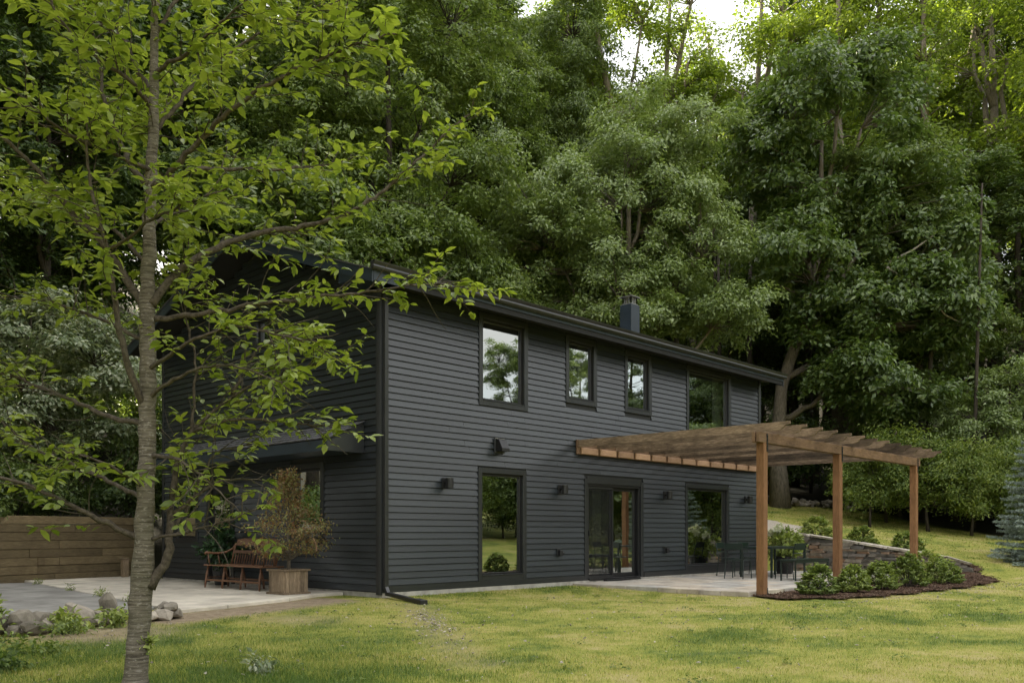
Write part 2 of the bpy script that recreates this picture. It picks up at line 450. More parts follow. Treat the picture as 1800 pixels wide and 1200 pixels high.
def height(X, Y):
    X = np.asarray(X, float); Y = np.asarray(Y, float); n = -Y
    z = -.05 - .06 * smooth(.5, 4, n) * smooth(-4, 2, X) - .03 * smooth(0, 6, n)
    z = z + .025 * np.sin(X * .9 + 1.3) * np.cos(Y * .7) * smooth(2, 6, n)
    z = np.where((X > 5.2) & (X < 14.5) & (n > 0) & (n < 4.2), -.13, z)
    rise = .93 - .15 * (n - .4) + .05 * (X - 14.8)
    rise = np.log1p(np.exp(np.clip(rise * 5, -30, 30))) / 5 - .1
    rise = np.minimum(rise, 3.2 + .02 * (X - 20))
    w = np.clip(n - 4.6, 0, 20)
    e0 = np.where(n < .0, 13.5, 14.66) - w * 1.2; e1 = np.where(n < .0, 14.5, 14.9) + w * .9
    g = smooth(e0, e1, X)
    z = z * (1 - g) + np.maximum(rise, z) * g
    back = smooth(10, 12, Y) * (.9 + .16 * np.clip(Y - 11, 0, 8) + .42 * np.clip(Y - 19, 0, 45))
    z = np.maximum(z, np.where(X < 13.5, back - .1, z)) + np.where(X >= 13.5, .12 * np.clip(Y - 9, 0, 50), 0)
    z = z + np.where(X >= 13.5, .30 * np.clip(Y - 17, 0, 50), 0)
    z = z + (.07 * np.clip(X - 30, 0, 60) + .38 * np.clip(X - 42, 0, 45)) * smooth(-30, -8, Y)
    z = z + .12 * np.clip(-Y - 18, 0, 40) * smooth(-12, 2, X)
    return z

xs = np.concatenate([np.linspace(-420, -30, 14), np.linspace(-28, -14.5, 10), np.arange(-14, 34, .25), np.linspace(34.5, 60, 24), np.linspace(66, 420, 18)])
ys = np.concatenate([np.linspace(-420, -45, 14), np.linspace(-40, -14.5, 18), np.arange(-14, 13, .25), np.linspace(13.5, 40, 26), np.linspace(46, 420, 18)])
GX, GY = np.meshgrid(xs, ys, indexing='ij')
GZ = height(GX, GY)
V = np.stack([GX, GY, GZ], -1).reshape(-1, 3)
nx, ny = len(xs), len(ys)
ii, jj = np.meshgrid(np.arange(nx - 1), np.arange(ny - 1), indexing='ij')
q = (ii * ny + jj).ravel()
F = np.stack([q, q + ny, q + ny + 1, q + 1], -1)
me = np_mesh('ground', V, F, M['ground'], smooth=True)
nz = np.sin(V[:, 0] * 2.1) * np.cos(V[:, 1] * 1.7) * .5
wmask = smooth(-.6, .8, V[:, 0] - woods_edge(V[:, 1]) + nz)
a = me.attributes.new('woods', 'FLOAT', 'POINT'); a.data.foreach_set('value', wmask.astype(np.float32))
def dirt_mask(X, Y):
    d = smooth(.9, .3, np.abs(Y - (-.55 + (X + 3) * .36 * (X > -4.6))) ) * ((X > -7) & (X < -.5))
    d = np.maximum(d, .85 * smooth(1.3, .4, np.hypot((X + 5.6), (Y + 1.9))))
    # worn track from the downspout towards the camera
    tx = np.interp(Y, [-6.5, -4.7, -1.8, 0], [-4.2, -2.9, -.7, .1])
    d = np.maximum(d, .38 * smooth(.5, .1, np.abs(X - tx)) * (Y < -1.0) * (Y > -7))
    d = np.maximum(d, .5 * smooth(.9, .2, np.hypot(X + 3.1, (Y + 2.2) * .8)))
    return d
a = me.attributes.new('dirt', 'FLOAT', 'POINT'); a.data.foreach_set('value', dirt_mask(V[:, 0], V[:, 1]).astype(np.float32))
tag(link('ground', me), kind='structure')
def lush_mask(X, Y):
    w = .5 + .5 * np.sin(X * 1.7 + 1.5 * np.sin(Y * 1.3)) * np.cos(Y * 2.1 + 1.2 * np.sin(X * .9))
    m = smooth(4.6, 1.2, np.hypot(X + 6.6, (Y + 5.0) * 1.0)) * (.55 + .45 * w)
    m = np.maximum(m, .75 * smooth(1.0, .15, np.abs(Y + .45)) * smooth(-.3, 1.0, X) * smooth(5.8, 4.6, X) * (.4 + .6 * w))
    m = np.maximum(m, .8 * smooth(1.9, .6, np.hypot((X + .2) * .55, Y + 7.4)) * w)
    m = np.maximum(m, .7 * smooth(2.4, .8, np.hypot((X - 3.4) * .6, Y + 7.2)) * w)
    m = np.maximum(m, .5 * smooth(.86, .97, w))
    m = np.maximum(m, .12 * smooth(15, 19, X))
    return m
a = me.attributes.new('lush', 'FLOAT', 'POINT'); a.data.foreach_set('value', lush_mask(V[:, 0], V[:, 1]).astype(np.float32))
def hz(x, y): return float(height(x, y))


# ------------------------------------------------------------------ hard landscape
def slab_poly(name, pts, z0, z1, mat, parent=None, bevel=.006):
    b = MB(); b.prism(pts, 'z', z0, z1)
    return b.build(name, mat, parent, bevel=bevel)

# driveway and concrete pad beside the gable wall
drive = tag(slab_poly('driveway', [(-16, -.75), (-6.4, -.7), (-4.3, -.15), (-3.72, .6), (-2.62, 8.9), (-16, 9.2)][::1], -.25, -.012, M['asphalt'], bevel=0), kind='structure')
pad = bpy.data.objects.new('concrete_pad', None); C.objects.link(pad); tag(pad, kind='structure')
slabs = [[(-4.15, -.42), (-2.9, -.02), (-2.9, 3.0), (-3.40, 3.0), (-3.70, .6)],
         [(-2.885, -.01), (-1.5, .5), (-1.5, 3.0), (-2.885, 3.0)],
         [(-1.485, .51), (-.6, 1.0), (-.03, 1.05), (-.03, 3.0), (-1.485, 3.0)],
         [(-3.39, 3.015), (-1.5, 3.015), (-1.5, 6.2), (-2.98, 6.2)],
         [(-1.485, 3.015), (-.03, 3.015), (-.03, 6.2), (-1.485, 6.2)],
         [(-2.97, 6.215), (-1.5, 6.215), (-1.5, 9.6), (-2.52, 9.6)],
         [(-1.485, 6.215), (-.03, 6.215), (-.03, 8.2), (.2, 9.9), (-1.485, 9.7)]]
for s in slabs:
    slab_poly('concrete_slab', s, -.15, .004 + random.uniform(-.003, .003), M['concrete'], pad, .008)

# bluestone patio: irregular rectangular flags with recessed joints
patio = bpy.data.objects.new('patio', None); C.objects.link(patio); tag(patio, kind='structure')
bed = MB(); bed.box(5.16, 14.5, -4.12, -.06, -.3, -.022)
bed.build('joint_bed', M['gravel'], patio)
def split(x0, x1, y0, y1, out):
    w, h = x1 - x0, y1 - y0
    if (w > 1.15) or (h > .8) or (w > .8 and h > .6 and random.random() < .45):
        if w * .75 > h:
            c = x0 + w * random.uniform(.36, .64); split(x0, c, y0, y1, out); split(c, x1, y0, y1, out)
        else:
            c = y0 + h * random.uniform(.36, .64); split(x0, x1, y0, c, out); split(x0, x1, c, y1, out)
    else: out.append((x0, x1, y0, y1))
flags = []; split(5.1, 14.5, -4.2, -.05, flags)
for x0, x1, y0, y1 in flags:
    g = .009; j = lambda: random.uniform(-.006, .006)
    slab_poly('paving_stone', [(x0 + g + j(), y0 + g + j()), (x1 - g + j(), y0 + g + j()), (x1 - g + j(), y1 - g + j()), (x0 + g + j(), y1 - g + j())], -.10, -.004 + random.uniform(-.004, .004), M['flag'], patio, .006)

# sheets that follow the ground
def inside(px, py, poly):
    r = np.zeros(px.shape, bool); n = len(poly)
    for i in range(n):
        x0, y0 = poly[i]; x1, y1 = poly[(i + 1) % n]
        c = ((y0 > py) != (y1 > py)) & (px < (x1 - x0) * (py - y0) / (y1 - y0 + 1e-12) + x0)
        r ^= c
    return r
def ground_sheet(name, poly, lift, mat, step=.1, hump=0.0):
    P = np.array(poly); ax = np.arange(P[:, 0].min() - .2, P[:, 0].max() + .2, step); ay = np.arange(P[:, 1].min() - .2, P[:, 1].max() + .2, step)
    X, Y = np.meshgrid(ax, ay, indexing='ij')
    jx = .12 * np.sin(X * 5.1 + Y * 3.3) + .06 * np.sin(X * 13 - Y * 9); jy = .12 * np.cos(X * 4.3 - Y * 5.7) + .06 * np.cos(X * 11 + Y * 15)
    m = inside(X + jx * .8, Y + jy * .8, poly)
    Z = height(X, Y) + lift + hump * (.5 + .5 * np.sin(X * 7 + 2 * np.sin(Y * 5)) * np.cos(Y * 6))
    idx = np.arange(X.size).reshape(X.shape)
    cell = m[:-1, :-1] & m[1:, :-1] & m[1:, 1:] & m[:-1, 1:]
    i, j = np.nonzero(cell)
    F = np.stack([idx[i, j], idx[i + 1, j], idx[i + 1, j + 1], idx[i, j + 1]], -1)
    used, inv = np.unique(F, return_inverse=True)
    V = np.stack([X, Y, Z], -1).reshape(-1, 3)[used]
    return link(name, np_mesh(name, V, inv.reshape(F.shape), mat, smooth=True)), (X[m], Y[m])
MULCH_A = [(5.0, -4.25), (14.75, -4.2), (15.0, -4.9), (14.9, -5.3), (14.4, -5.75), (13.4, -6.15), (10.5, -6.3), (7.4, -6.15), (5.6, -5.75), (4.75, -4.95)]
MULCH_B = [(14.75, .3), (15.6, .1), (15.9, -1.2), (16.15, -2.6), (15.9, -3.9), (15.5, -4.7), (15.1, -5.3), (14.85, -5.2), (14.85, -4.0), (14.85, -2.0)]
o, mulch_pts_a = ground_sheet('mulch_bed', MULCH_A, .03, M['mulch'], .1, .02); tag(o, kind='structure')
o, mulch_pts_b = ground_sheet('mulch_bed', MULCH_B, .035, M['mulch'], .1, .02); tag(o, kind='structure')
GRAVEL = [(13.9, .4), (15.0, .35), (16.6, .2), (18.6, 1.0), (19.2, 2.6), (17.0, 3.6), (14.6, 3.0)]
o, gravel_pts = ground_sheet('gravel_path', GRAVEL, .02, M['gravel'], .12, .01); tag(o, kind='structure')

def scatter_chips(name, P, lo, hi, flat, mat, lift=.0):
    n = len(P)
    d = norm(rng.normal(size=(n, 3)) * [1, 1, .35]); s = norm(np.cross(d, rng.normal(size=(n, 3)) * .35 + [0, 0, 1])); u = np.cross(d, s)
    L = rng.uniform(lo, hi, (n, 1)); W = L * rng.uniform(.3, .7, (n, 1)); T = W * flat
    c = P + [0, 0, lift]
    # irregular octahedron
    V = np.stack([c + d * L, c - d * L, c + s * W, c - s * W, c + u * T, c - u * T], 1).reshape(-1, 3)
    f = np.array([(0, 2, 4), (2, 1, 4), (1, 3, 4), (3, 0, 4), (2, 0, 5), (1, 2, 5), (3, 1, 5), (0, 3, 5)])
    F = (np.arange(n)[:, None, None] * 6 + f[None]).reshape(-1, 3)
    return link(name, np_mesh(name, V, F, mat, np.repeat(rng.random(n), 6)))
def pick(pts, n):
    k = rng.integers(0, len(pts[0]), n); X = pts[0][k] + rng.uniform(-.06, .06, n); Y = pts[1][k] + rng.uniform(-.06, .06, n)
    return np.stack([X, Y, height(X, Y)], -1)
Pm = np.concatenate([pick(mulch_pts_a, 9000), pick(mulch_pts_b, 5000)])
tag(scatter_chips('mulch_chips', Pm + [0, 0, .045], .012, .035, .35, M['chips']), 'brown shredded bark chips covering the planting beds', 'mulch', kind='stuff')
# pale pebbles washed out of the downspout, and scraps on the lawn
Y = rng.uniform(-6.3, -2.2, 900); X = np.interp(Y, [-6.5, -4.7, -1.8, 0], [-4.2, -2.9, -.7, .1]) + rng.normal(0, .17, 900)
keep = rng.random(900) < .12 + .5 * np.exp(-((Y + 3.2) / .9) ** 2)
X, Y = X[keep], Y[keep]
X2 = rng.uniform(-6, 14, 500); Y2 = rng.uniform(-9, -1.2, 500); k2 = ~((X2 > 4.6) & (Y2 > -6.7)); X2, Y2 = X2[k2], Y2[k2]
X3 = rng.uniform(4.6, 13.5, 260); Y3 = -6.2 - (X3 - 4.6) * .06 + rng.normal(0, .22, 260)
X = np.concatenate([X, X2, X3]); Y = np.concatenate([Y, Y2, Y3])
P = np.stack([X, Y, height(X, Y) + .02], -1)
tag(scatter_chips('pebbles', P, .008, .03, .5, M['pebbles']), 'pale pebbles and scraps scattered over the lawn by the downspout', 'pebbles', kind='stuff')

# ------------------------------------------------------------------ stones
def rock_mesh(name, mat, seed, sub=2, flat=.7, jag=.35):
    r = np.random.default_rng(seed)
    bm = bmesh.new(); bmesh.ops.create_icosphere(bm, subdivisions=sub, radius=1)
    ax = [r.normal(size=3) for _ in range(7)]; dd = r.uniform(.4, .85, 7)
    for v in bm.verts:
        p = np.array(v.co)
        for a_, d_ in zip(ax, dd):
            a_ = a_ / np.linalg.norm(a_); k = p @ a_
            if k > d_: p = p - a_ * (k - d_) * .9
        p *= 1 + r.normal() * jag * .18
        p[2] *= flat; v.co = p
    me = bpy.data.meshes.new(name); bm.to_mesh(me); bm.free(); me.materials.append(mat); return me
def block_mesh(name, mat, seed, jit=.12):
    r = np.random.default_rng(seed)
    b = MB(); b.box(-.5, .5, -.5, .5, -.5, .5)
    b.v = [tuple(np.array(p) + r.uniform(-jit, jit, 3)) for p in b.v]
    return b.mesh(name, mat, bevel=.06)
rocks = [rock_mesh('stone', M['rock'], s, 2) for s in range(6)]
blocks = [block_mesh('stone', M['wallstone'], s) for s in range(9)]
caps = [block_mesh('capstone', M['capstone'], 40 + s, .06) for s in range(5)]

# curved dry-stone retaining wall at the end of the patio
PATH = np.array([(14.52, -.25), (14.56, -1.2), (14.6, -2.2), (14.62, -3.2), (14.6, -4.1), (14.68, -4.7), (14.85, -5.3)])
seg = np.concatenate([[0], np.cumsum(np.linalg.norm(np.diff(PATH, axis=0), axis=1))]); WL = seg[-1]
def wpt(s): return np.array([np.interp(s, seg, PATH[:, 0]), np.interp(s, seg, PATH[:, 1])])
def wdir(s):
    d = wpt(min(s + .1, WL)) - wpt(max(s - .1, 0)); return d / np.linalg.norm(d)
def wtop(s): return float(np.interp(s, [0, .6, 3.9, 4.6, WL], [1.04, 1.0, .50, .36, .16]))
rw = thing('retaining_wall', 'curved dry-stacked stone retaining wall with pale capstones at the patio end', 'stone wall', (14.5, -2.5, -.1))
ro = np.array([14.5, -2.5, -.1])
core = MB()
for i in range(24):
    s0, s1 = WL * i / 24, WL * (i + 1) / 24
    p0, p1 = wpt(s0), wpt(s1); d0, d1 = wdir(s0), wdir(s1); n0 = np.array([-d0[1], d0[0]]); n1 = np.array([-d1[1], d1[0]])
    z0, z1 = max(wtop(s0) - .05, -.05), max(wtop(s1) - .05, -.05)
    vs = []
    for p, nn, zt in ((p0, n0, z0), (p1, n1, z1)):
        for off in (.10, .36):
            for z in (-.2, zt):
                x = p + nn * off; vs.append(np.array([x[0], x[1], z]) - ro)
    core.add(vs, [(0, 1, 5, 4), (1, 3, 7, 5), (3, 2, 6, 7), (2, 0, 4, 6), (0, 2, 3, 1), (4, 5, 7, 6)])
core.build('core', M['wallstone'], rw)
z = -.1; cnt = 0
while z < 1.0:
    hgt = random.uniform(.055, .105); s = random.uniform(-.2, 0)
    while s < WL:
        ln = random.uniform(.16, .5); c = s + ln / 2
        if 0 < c < WL and z + hgt < wtop(c) - .01:
            p = wpt(c); d = wdir(c); nn = np.array([-d[1], d[0]]); pr = p + nn * (.12 + random.uniform(-.02, .025))
            link('stone', random.choice(blocks), rw, (pr[0] - ro[0], pr[1] - ro[1], z + hgt / 2 - ro[2]), (random.uniform(-.02, .02), random.uniform(-.02, .02), math.atan2(d[1], d[0]) + random.uniform(-.04, .04)), (ln * .99, .24, hgt * .97)); cnt += 1
        s += ln
    z += hgt
s = 0
while s < WL - .3:
    ln = random.uniform(.5, .85); c = s + ln / 2
    if c > WL: break
    p = wpt(c); d = wdir(c); nn = np.array([-d[1], d[0]]); pr = p + nn * .18
    sl = math.atan2(wtop(min(c + .3, WL)) - wtop(max(c - .3, 0)), .6)
    link('capstone', random.choice(caps), rw, (pr[0] - ro[0], pr[1] - ro[1], wtop(c) + .012 - ro[2]), (0, -sl, math.atan2(d[1], d[0])), (ln * .98, .36, .06)); s += ln

# low rock edging of the driveway
ed = thing('stone_edging', 'low edging of pale field rocks between the asphalt drive and the lawn', 'rock edging', (-5.6, -1.2, -.05))
for i in range(64):
    u = random.random(); x = -7.3 + 3.2 * u; y = np.interp(x, [-7.3, -6.2, -5.2, -4.1], [-1.35, -1.38, -1.12, -.72]) + random.choice([0, 0, -.2]) + random.gauss(0, .05)
    s_ = random.uniform(.07, .14); up_ = .10 if random.random() < .35 else 0
    link('rock', random.choice(rocks), ed, (x + 5.6, y + 1.2, s_ * .3 + .02 + up_), (random.uniform(-.35, .35), random.uniform(-.35, .35), random.uniform(0, 6)), (s_ * random.uniform(1, 1.5), s_ * .8, s_ * random.uniform(.7, 1.1)))
for x, y, sx, sy, sz, rz in [(-5.05, -.98, .14, .12, .24, .6), (-5.5, -1.2, .2, .16, .2, .1), (-6.15, -1.40, .17, .14, .17, .2), (-6.42, -1.33, .15, .13, .2, 1.1), (-5.9, -1.22, .27, .13, .13, .4)]:
    link('rock', random.choice(rocks), ed, (x + 5.6, y + 1.2, sz * .45 + .06), (random.uniform(-.2, .2), random.uniform(-.2, .2), rz), (sx, sy, sz / .7))
# tumbled stone row at the edge of the wood
sr = thing('stone_row', 'old tumbled field stone row along the dark wood edge', 'stone row', (27, 4.2, hz(27, 4.2)))
for i in range(60):
    tt = random.random(); x = 25.4 + 3.2 * tt + random.gauss(0, .25); y = 5.9 - 3.3 * tt + random.gauss(0, .3)
    s_ = random.uniform(.08, .22)
    link('rock', random.choice(rocks), sr, (x - 27, y - 4.2, hz(x, y) - hz(27, 4.2) + s_ * .3 + random.uniform(0, .2)), (random.uniform(-.3, .3), random.uniform(-.3, .3), random.uniform(0, 6)), (s_, s_ * .75, s_ * .9))

# timber retaining fence behind the pad
FX0, FY0, FX1, FY1 = -6.2, 8.55, .55, 10.45
fa = math.atan2(FY1 - FY0, FX1 - FX0); FL = math.hypot(FX1 - FX0, FY1 - FY0)
tf = thing('timber_wall', 'weathered horizontal timber retaining wall with stepped top beyond the driveway', 'timber wall', (FX0, FY0, -.06), fa)
back = MB(); back.box(0, FL, .19, .3, -.1, .9); back.box(2.8, FL, .19, .3, .901, 1.12); back.box(3.4, FL, .19, .3, 1.121, 1.48); back.build('backing', M['tie'], tf)
for c in range(8):
    z0 = c * .19; xs0 = 0 if c < 6 else (3.05 if c == 6 else 3.35)
    if c == 5: xs0 = 2.55
    x = xs0; 
    while x < FL - .05:
        ln = min(random.uniform(1.9, 2.6), FL - x)
        b = MB(); b.box(x + .004, x + ln - .004, random.uniform(-.012, .012), .18, z0 + .004, z0 + .186)
        if x == xs0 and c >= 5:
            b.v = [(p[0] + (.16 if p[0] < x + .1 and p[2] > z0 + .1 else 0), p[1], p[2]) for p in b.v]
        b.build('timber', M['tie'], tf, bevel=.008)
        x += ln
b = MB(); b.box(4.13, 4.3, -.03, 0.03, .40, .56); b.build('drain_block', M['tie'], tf, bevel=.005)
pz = thing('stub_post', 'short pale square post standing before the timber wall', 'post', (-.28, 9.55, .0))
b = MB(); b.box(-.07, .07, -.07, .07, 0, .42); b.build('shaft', M['box'], pz, bevel=.006)
b = MB(); b.box(-.085, .085, -.085, .085, .422, .455); b.build('cap', M['box'], pz, bevel=.005)

# ------------------------------------------------------------------ house
HL, HD = 13.43, 8.1           # length and depth
ZT = 5.33                     # soffit height
PITCH = .349
RIDGE_Y = HD / 2
EX = .06                      # siding thickness zone
house = thing('house', 'two-storey charcoal clapboard house with low gabled roof and large windows', 'house')

UP = [(2.44, 3.62, 3.62, 5.19), (5.03, 5.89, 3.94, 5.17), (7.14, 8.0, 3.94, 5.16), (9.74, 11.72, 3.62, 5.16)]
LOW = [(2.42, 3.58, .25, 2.22), (9.68, 11.62, .24, 2.2)]
DOOR = (5.66, 7.66, .02, 2.15)
HOLES = UP + LOW + [DOOR]

def holed_wall(name, x0, x1, z0, z1, holes, P, th):
    """P(u, t, z) -> world; t is depth into the wall"""
    xs_ = sorted({x0, x1, *[h[0] for h in holes], *[h[1] for h in holes]}); zs_ = sorted({z0, z1, *[h[2] for h in holes], *[h[3] for h in holes]})
    b = MB()
    for i in range(len(xs_) - 1):
        for j in range(len(zs_) - 1):
            cx, cz_ = (xs_[i] + xs_[i + 1]) / 2, (zs_[j] + zs_[j + 1]) / 2
            if any(h[0] < cx < h[1] and h[2] < cz_ < h[3] for h in holes): continue
            for t_ in (0, th):
                b.add([P(xs_[i], t_, zs_[j]), P(xs_[i + 1], t_, zs_[j]), P(xs_[i + 1], t_, zs_[j + 1]), P(xs_[i], t_, zs_[j + 1])], [(0, 1, 2, 3)])
    for h in holes:
        for (a0, b0, a1, b1) in ((h[0], h[2], h[1], h[2]), (h[1], h[2], h[1], h[3]), (h[1], h[3], h[0], h[3]), (h[0], h[3], h[0], h[2])):
            b.add([P(a0, 0, b0), P(a1, 0, b1), P(a1, th, b1), P(a0, th, b0)], [(0, 1, 2, 3)])
    return b.build(name, M['sheath'], house)

front = holed_wall('front_wall', 0, HL, .0, ZT + .15, HOLES, lambda u, t, z: (u, t, z), .16)
GW = [(3.37, 3.95, 4.88, 5.36), (1.75, 2.65, .95, 2.28), (4.95, 5.9, .02, 2.1), (6.5, 7.3, .95, 2.2)]
gable = holed_wall('gable_wall', 0, HD, .0, ZT, [h for h in GW], lambda u, t, z: (t, u, z), .16)
tri = MB(); tri.prism([(0, ZT), (HD, ZT), (RIDGE_Y, ZT + PITCH * RIDGE_Y)], 'x', .002, .16); tri.build('gable_top', M['sheath'], house)
b = MB(); b.box(HL - .16, HL, 0.161, HD, 0, ZT); b.box(.161, HL - .161, HD - .16, HD - .001, 0, ZT); b.build('rear_wall', M['siding'], house)
tri = MB(); tri.prism([(0, ZT), (HD, ZT), (RIDGE_Y, ZT + PITCH * RIDGE_Y)], 'x', HL - .16, HL - .002); tri.build('gable_top', M['siding'], house)
# rooms
b = MB(); b.box(.17, HL - .17, .17, HD - .17, -.02, .015); b.box(.17, HL - .17, .17, HD - .17, 2.62, 2.75); b.build('floor', M['inside_floor'], house)
b = MB(); b.box(.17, HL - .17, 4.4, 4.5, .02, 2.61); b.box(.17, HL - .17, 4.4, 4.5, 2.76, 5.3); b.box(4.25, 4.37, .18, 4.39, .02, 2.61); b.box(8.6, 8.72, .18, 4.39, .02, 2.61)
for x in (4.4, 6.5, 8.7): b.box(x, x + .12, .18, 4.39, 2.76, 5.3)
b.build('partition', M['inside'], house)
b = MB(); b.box(.17, HL - .17, .17, HD - .17, 5.31, 5.325); b.build('ceiling', M['inside'], house)
# foundation and skirt
b = MB(); b.box(-.01, HL, -.05, .0, -.3, .035); b.box(-.012, -.001, 0.001, HD, -.3, .035); b.build('foundation', M['foundation'], house)
b = MB(); b.box(.13, 5.55, -.042, -.002, .036, .15); b.box(7.79, HL - .12, -.042, -.002, .036, .15); b.build('skirt_board', M['trim'], house)

# clapboards: every course a board, butted at the openings
EXPO = .1155
prof = [(0.0, .013), (-.034, .013), (-.012, EXPO + .001), (0, EXPO + .001)]   # (y, z) butt thick at the bottom
bd = MB(); bd.prism(prof, 'x', 0, 1)
board_f = bd.mesh('siding_board', M['siding'])
bd = MB(); bd.prism([(p[0], p[1]) for p in prof], 'y', 0, 1)
board_g = bd.mesh('siding_board', M['siding'])
CAS = .105                    # casing width
def runs(lo, hi, z0, z1, holes):
    segs = [(lo, hi)]
    for h in holes:
        if h[3] + CAS > z0 + .01 and h[2] - CAS < z1 - .01:
            c0, c1 = h[0] - CAS, h[1] + CAS; ns = []
            for s0, s1 in segs:
                if c1 <= s0 or c0 >= s1: ns.append((s0, s1))
                else:
                    if c0 > s0 + .02: ns.append((s0, c0))
                    if c1 < s1 - .02: ns.append((c1, s1))
            segs = ns
    return segs
z = .15
while z < ZT - .02:
    zt = min(z + EXPO + .012, ZT)
    for s0, s1 in runs(.125, HL - .105, z, z + EXPO, [(h[0], h[1], h[2], min(h[3], 9)) for h in HOLES]):
        if s1 - s0 > 5:
            c = random.uniform(s0 + 1.2, s0 + 4.2); pcs = [(s0, c)]
            while s1 - c > 4.5: d_ = c + random.uniform(2.6, 3.7); pcs.append((c + .004, d_)); c = d_
            pcs.append((c + .004, s1))
        else: pcs = [(s0, s1)]
        for p0, p1 in pcs:
            link('siding_board', board_f, front, (p0, -.001, z + random.uniform(-.0015, .0015)), (random.uniform(-.004, .004), 0, 0), (p1 - p0, 1, min(1, (ZT - z) / (EXPO + .012))))
    z += EXPO
z = .04
while z < ZT + PITCH * RIDGE_Y - .12:
    lo = max(0, (z + EXPO * .6 - ZT) / PITCH)
    for s0, s1 in runs(max(.10, lo), min(HD - .1, HD - lo), z, z + EXPO, GW):
        link('siding_board', board_g, gable, (-.001, s0, z + random.uniform(-.0015, .0015)), None, (1, s1 - s0, 1))
    z += EXPO
# corner boards
b = MB(); b.box(-.044, .10, -.046, -.002, .0, ZT); b.box(-.044, -.002, -.001, .095, .0, ZT); b.build('corner_board', M['trim'], house, bevel=.004)
b = MB(); b.box(HL - .1, HL + .03, -.046, -.002, .036, ZT); b.build('corner_board', M['trim'], house, bevel=.004)
b = MB(); b.box(-.044, -.002, HD - .09, HD, .04, ZT); b.build('corner_board', M['trim'], house, bevel=.004)

# windows
def window(hole, P, name='window', kind='fixed', curtain=None, cas=True):
    x0, x1, z0, z1 = hole; sign = 1
    def bx(b, u0, u1, t0, t1, w0, w1):
        vs = [P(u, t_, w) for w in (w0, w1) for (u, t_) in ((u0, t0), (u1, t0), (u1, t1), (u0, t1))]
        b.add(vs, [(3, 2, 1, 0), (4, 5, 6, 7), (0, 1, 5, 4), (1, 2, 6, 5), (2, 3, 7, 6), (3, 0, 4, 7)])
    c = CAS - .004; b = MB()
    bx(b, x0 - c, x0 - .001, -.044, -.002, z0 - c, min(z1 + c, ZT - .004)); bx(b, x1 + .001, x1 + c, -.044, -.002, z0 - c, min(z1 + c, ZT - .004))
    bx(b, x0, x1, -.042, -.002, z0 - c, z0 - .004)
    bx(b, x0, x1, -.042, -.002, z1 + .004, min(z1 + c, ZT - .004))
    w = b.build(name, M['trim'], house, bevel=.003)
    b = MB(); f = .05
    bx(b, x0 + .003, x0 + f, .02, .09, z0 + .003, z1 - .003); bx(b, x1 - f, x1 - .003, .02, .09, z0 + .003, z1 - .003)
    bx(b, x0 + f, x1 - f, .022, .09, z0 + .003, z0 + f); bx(b, x0 + f, x1 - f, .022, .09, z1 - f, z1 - .003)
    b.build('sash', M['sash'], w, bevel=.004)
    b = MB(); bx(b, x0 + .002, x1 - .002, -.055, .018, z0 - .003, z0 + .012); b.build('sill', M['trim'], w)
    b = MB(); vs = [P(x0 + f, .05, z0 + f), P(x1 - f, .05, z0 + f), P(x1 - f, .05, z1 - f), P(x0 + f, .05, z1 - f)]
    b.add(vs, [(0, 1, 2, 3)]); b.build('pane', M['glass'], w)
    if curtain:
        u0, u1 = curtain; b = MB(); n = 14
        vs = []; 
        for i in range(n + 1):
            u = u0 + (u1 - u0) * i / n; t_ = .26 + .03 * math.sin(i * 2.2)
            vs += [P(u, t_, z0 - .1), P(u, t_, z1)]
        b.add(vs, [(2 * i, 2 * i + 2, 2 * i + 3, 2 * i + 1) for i in range(n)]); b.build('curtain', M['curtain'], w, smooth=True)
    return w
PF = lambda u, t, z: (u, t, z)
PG = lambda u, t, z: (t, u, z)
window(UP[0], PF); window(UP[1], PF, curtain=(5.68, 5.95)); window(UP[2], PF, curtain=(7.76, 8.05)); window(UP[3], PF, curtain=(11.35, 11.8))
window(LOW[0], PF, curtain=(2.3, 2.55)); window(LOW[1], PF, curtain=(9.6, 10.1))
window(GW[0], PG); window(GW[1], PG, curtain=(1.7, 2.1)); window(GW[3], PG)

# sliding patio door
x0, x1, z0, z1 = DOOR
b = MB(); c = CAS - .004
b.box(x0 - c, x0 - .001, -.044, -.002, .0, z1 + c); b.box(x1 + .001, x1 + c, -.044, -.002, .0, z1 + c); b.box(x0, x1, -.03, -.002, z1 + .004, z1 + .16)
sd = b.build('sliding_door', M['trim'], house, bevel=.003)
b = MB(); b.box(x0 + .003, x0 + .05, -.01, .12, z0, z1); b.box(x1 - .05, x1 - .003, -.01, .12, z0, z1); b.box(x0 + .05, x1 - .05, -.01, .12, z1 - .05, z1 - .002); b.box(x0 + .05, x1 - .05, -.06, .12, z0, z0 + .05)
b.build('door_frame', M['sash'], sd, bevel=.003)
xm = 6.62
def panel(nm, u0, u1, t0, t1, w):
    b = MB(); b.box(u0, u0 + w, t0, t1, z0 + .055, z1 - .055); b.box(u1 - w, u1, t0, t1, z0 + .055, z1 - .055); b.box(u0 + w, u1 - w, t0 + .002, t1, z0 + .055, z0 + .14); b.box(u0 + w, u1 - w, t0 + .002, t1, z1 - .055 - w, z1 - .055)
    b.build(nm, M['sash'], sd, bevel=.003)
panel('door_panel', xm - .03, x1 - .055, .075, .11, .07); panel('door_panel', x0 + .055, xm + .03, .035, .07, .07)
for u0, u1, t_ in ((xm + .04, x1 - .125, .092), (x0 + .125, xm - .04, .052)):
    b = MB(); b.add([(u0, t_, z0 + .14), (u1, t_, z0 + .14), (u1, t_, z1 - .125), (u0, t_, z1 - .125)], [(0, 1, 2, 3)]); b.build('pane', M['glass'], sd)
b = MB(); fr_ = .035; u0, u1 = x0 + .06, xm + .02
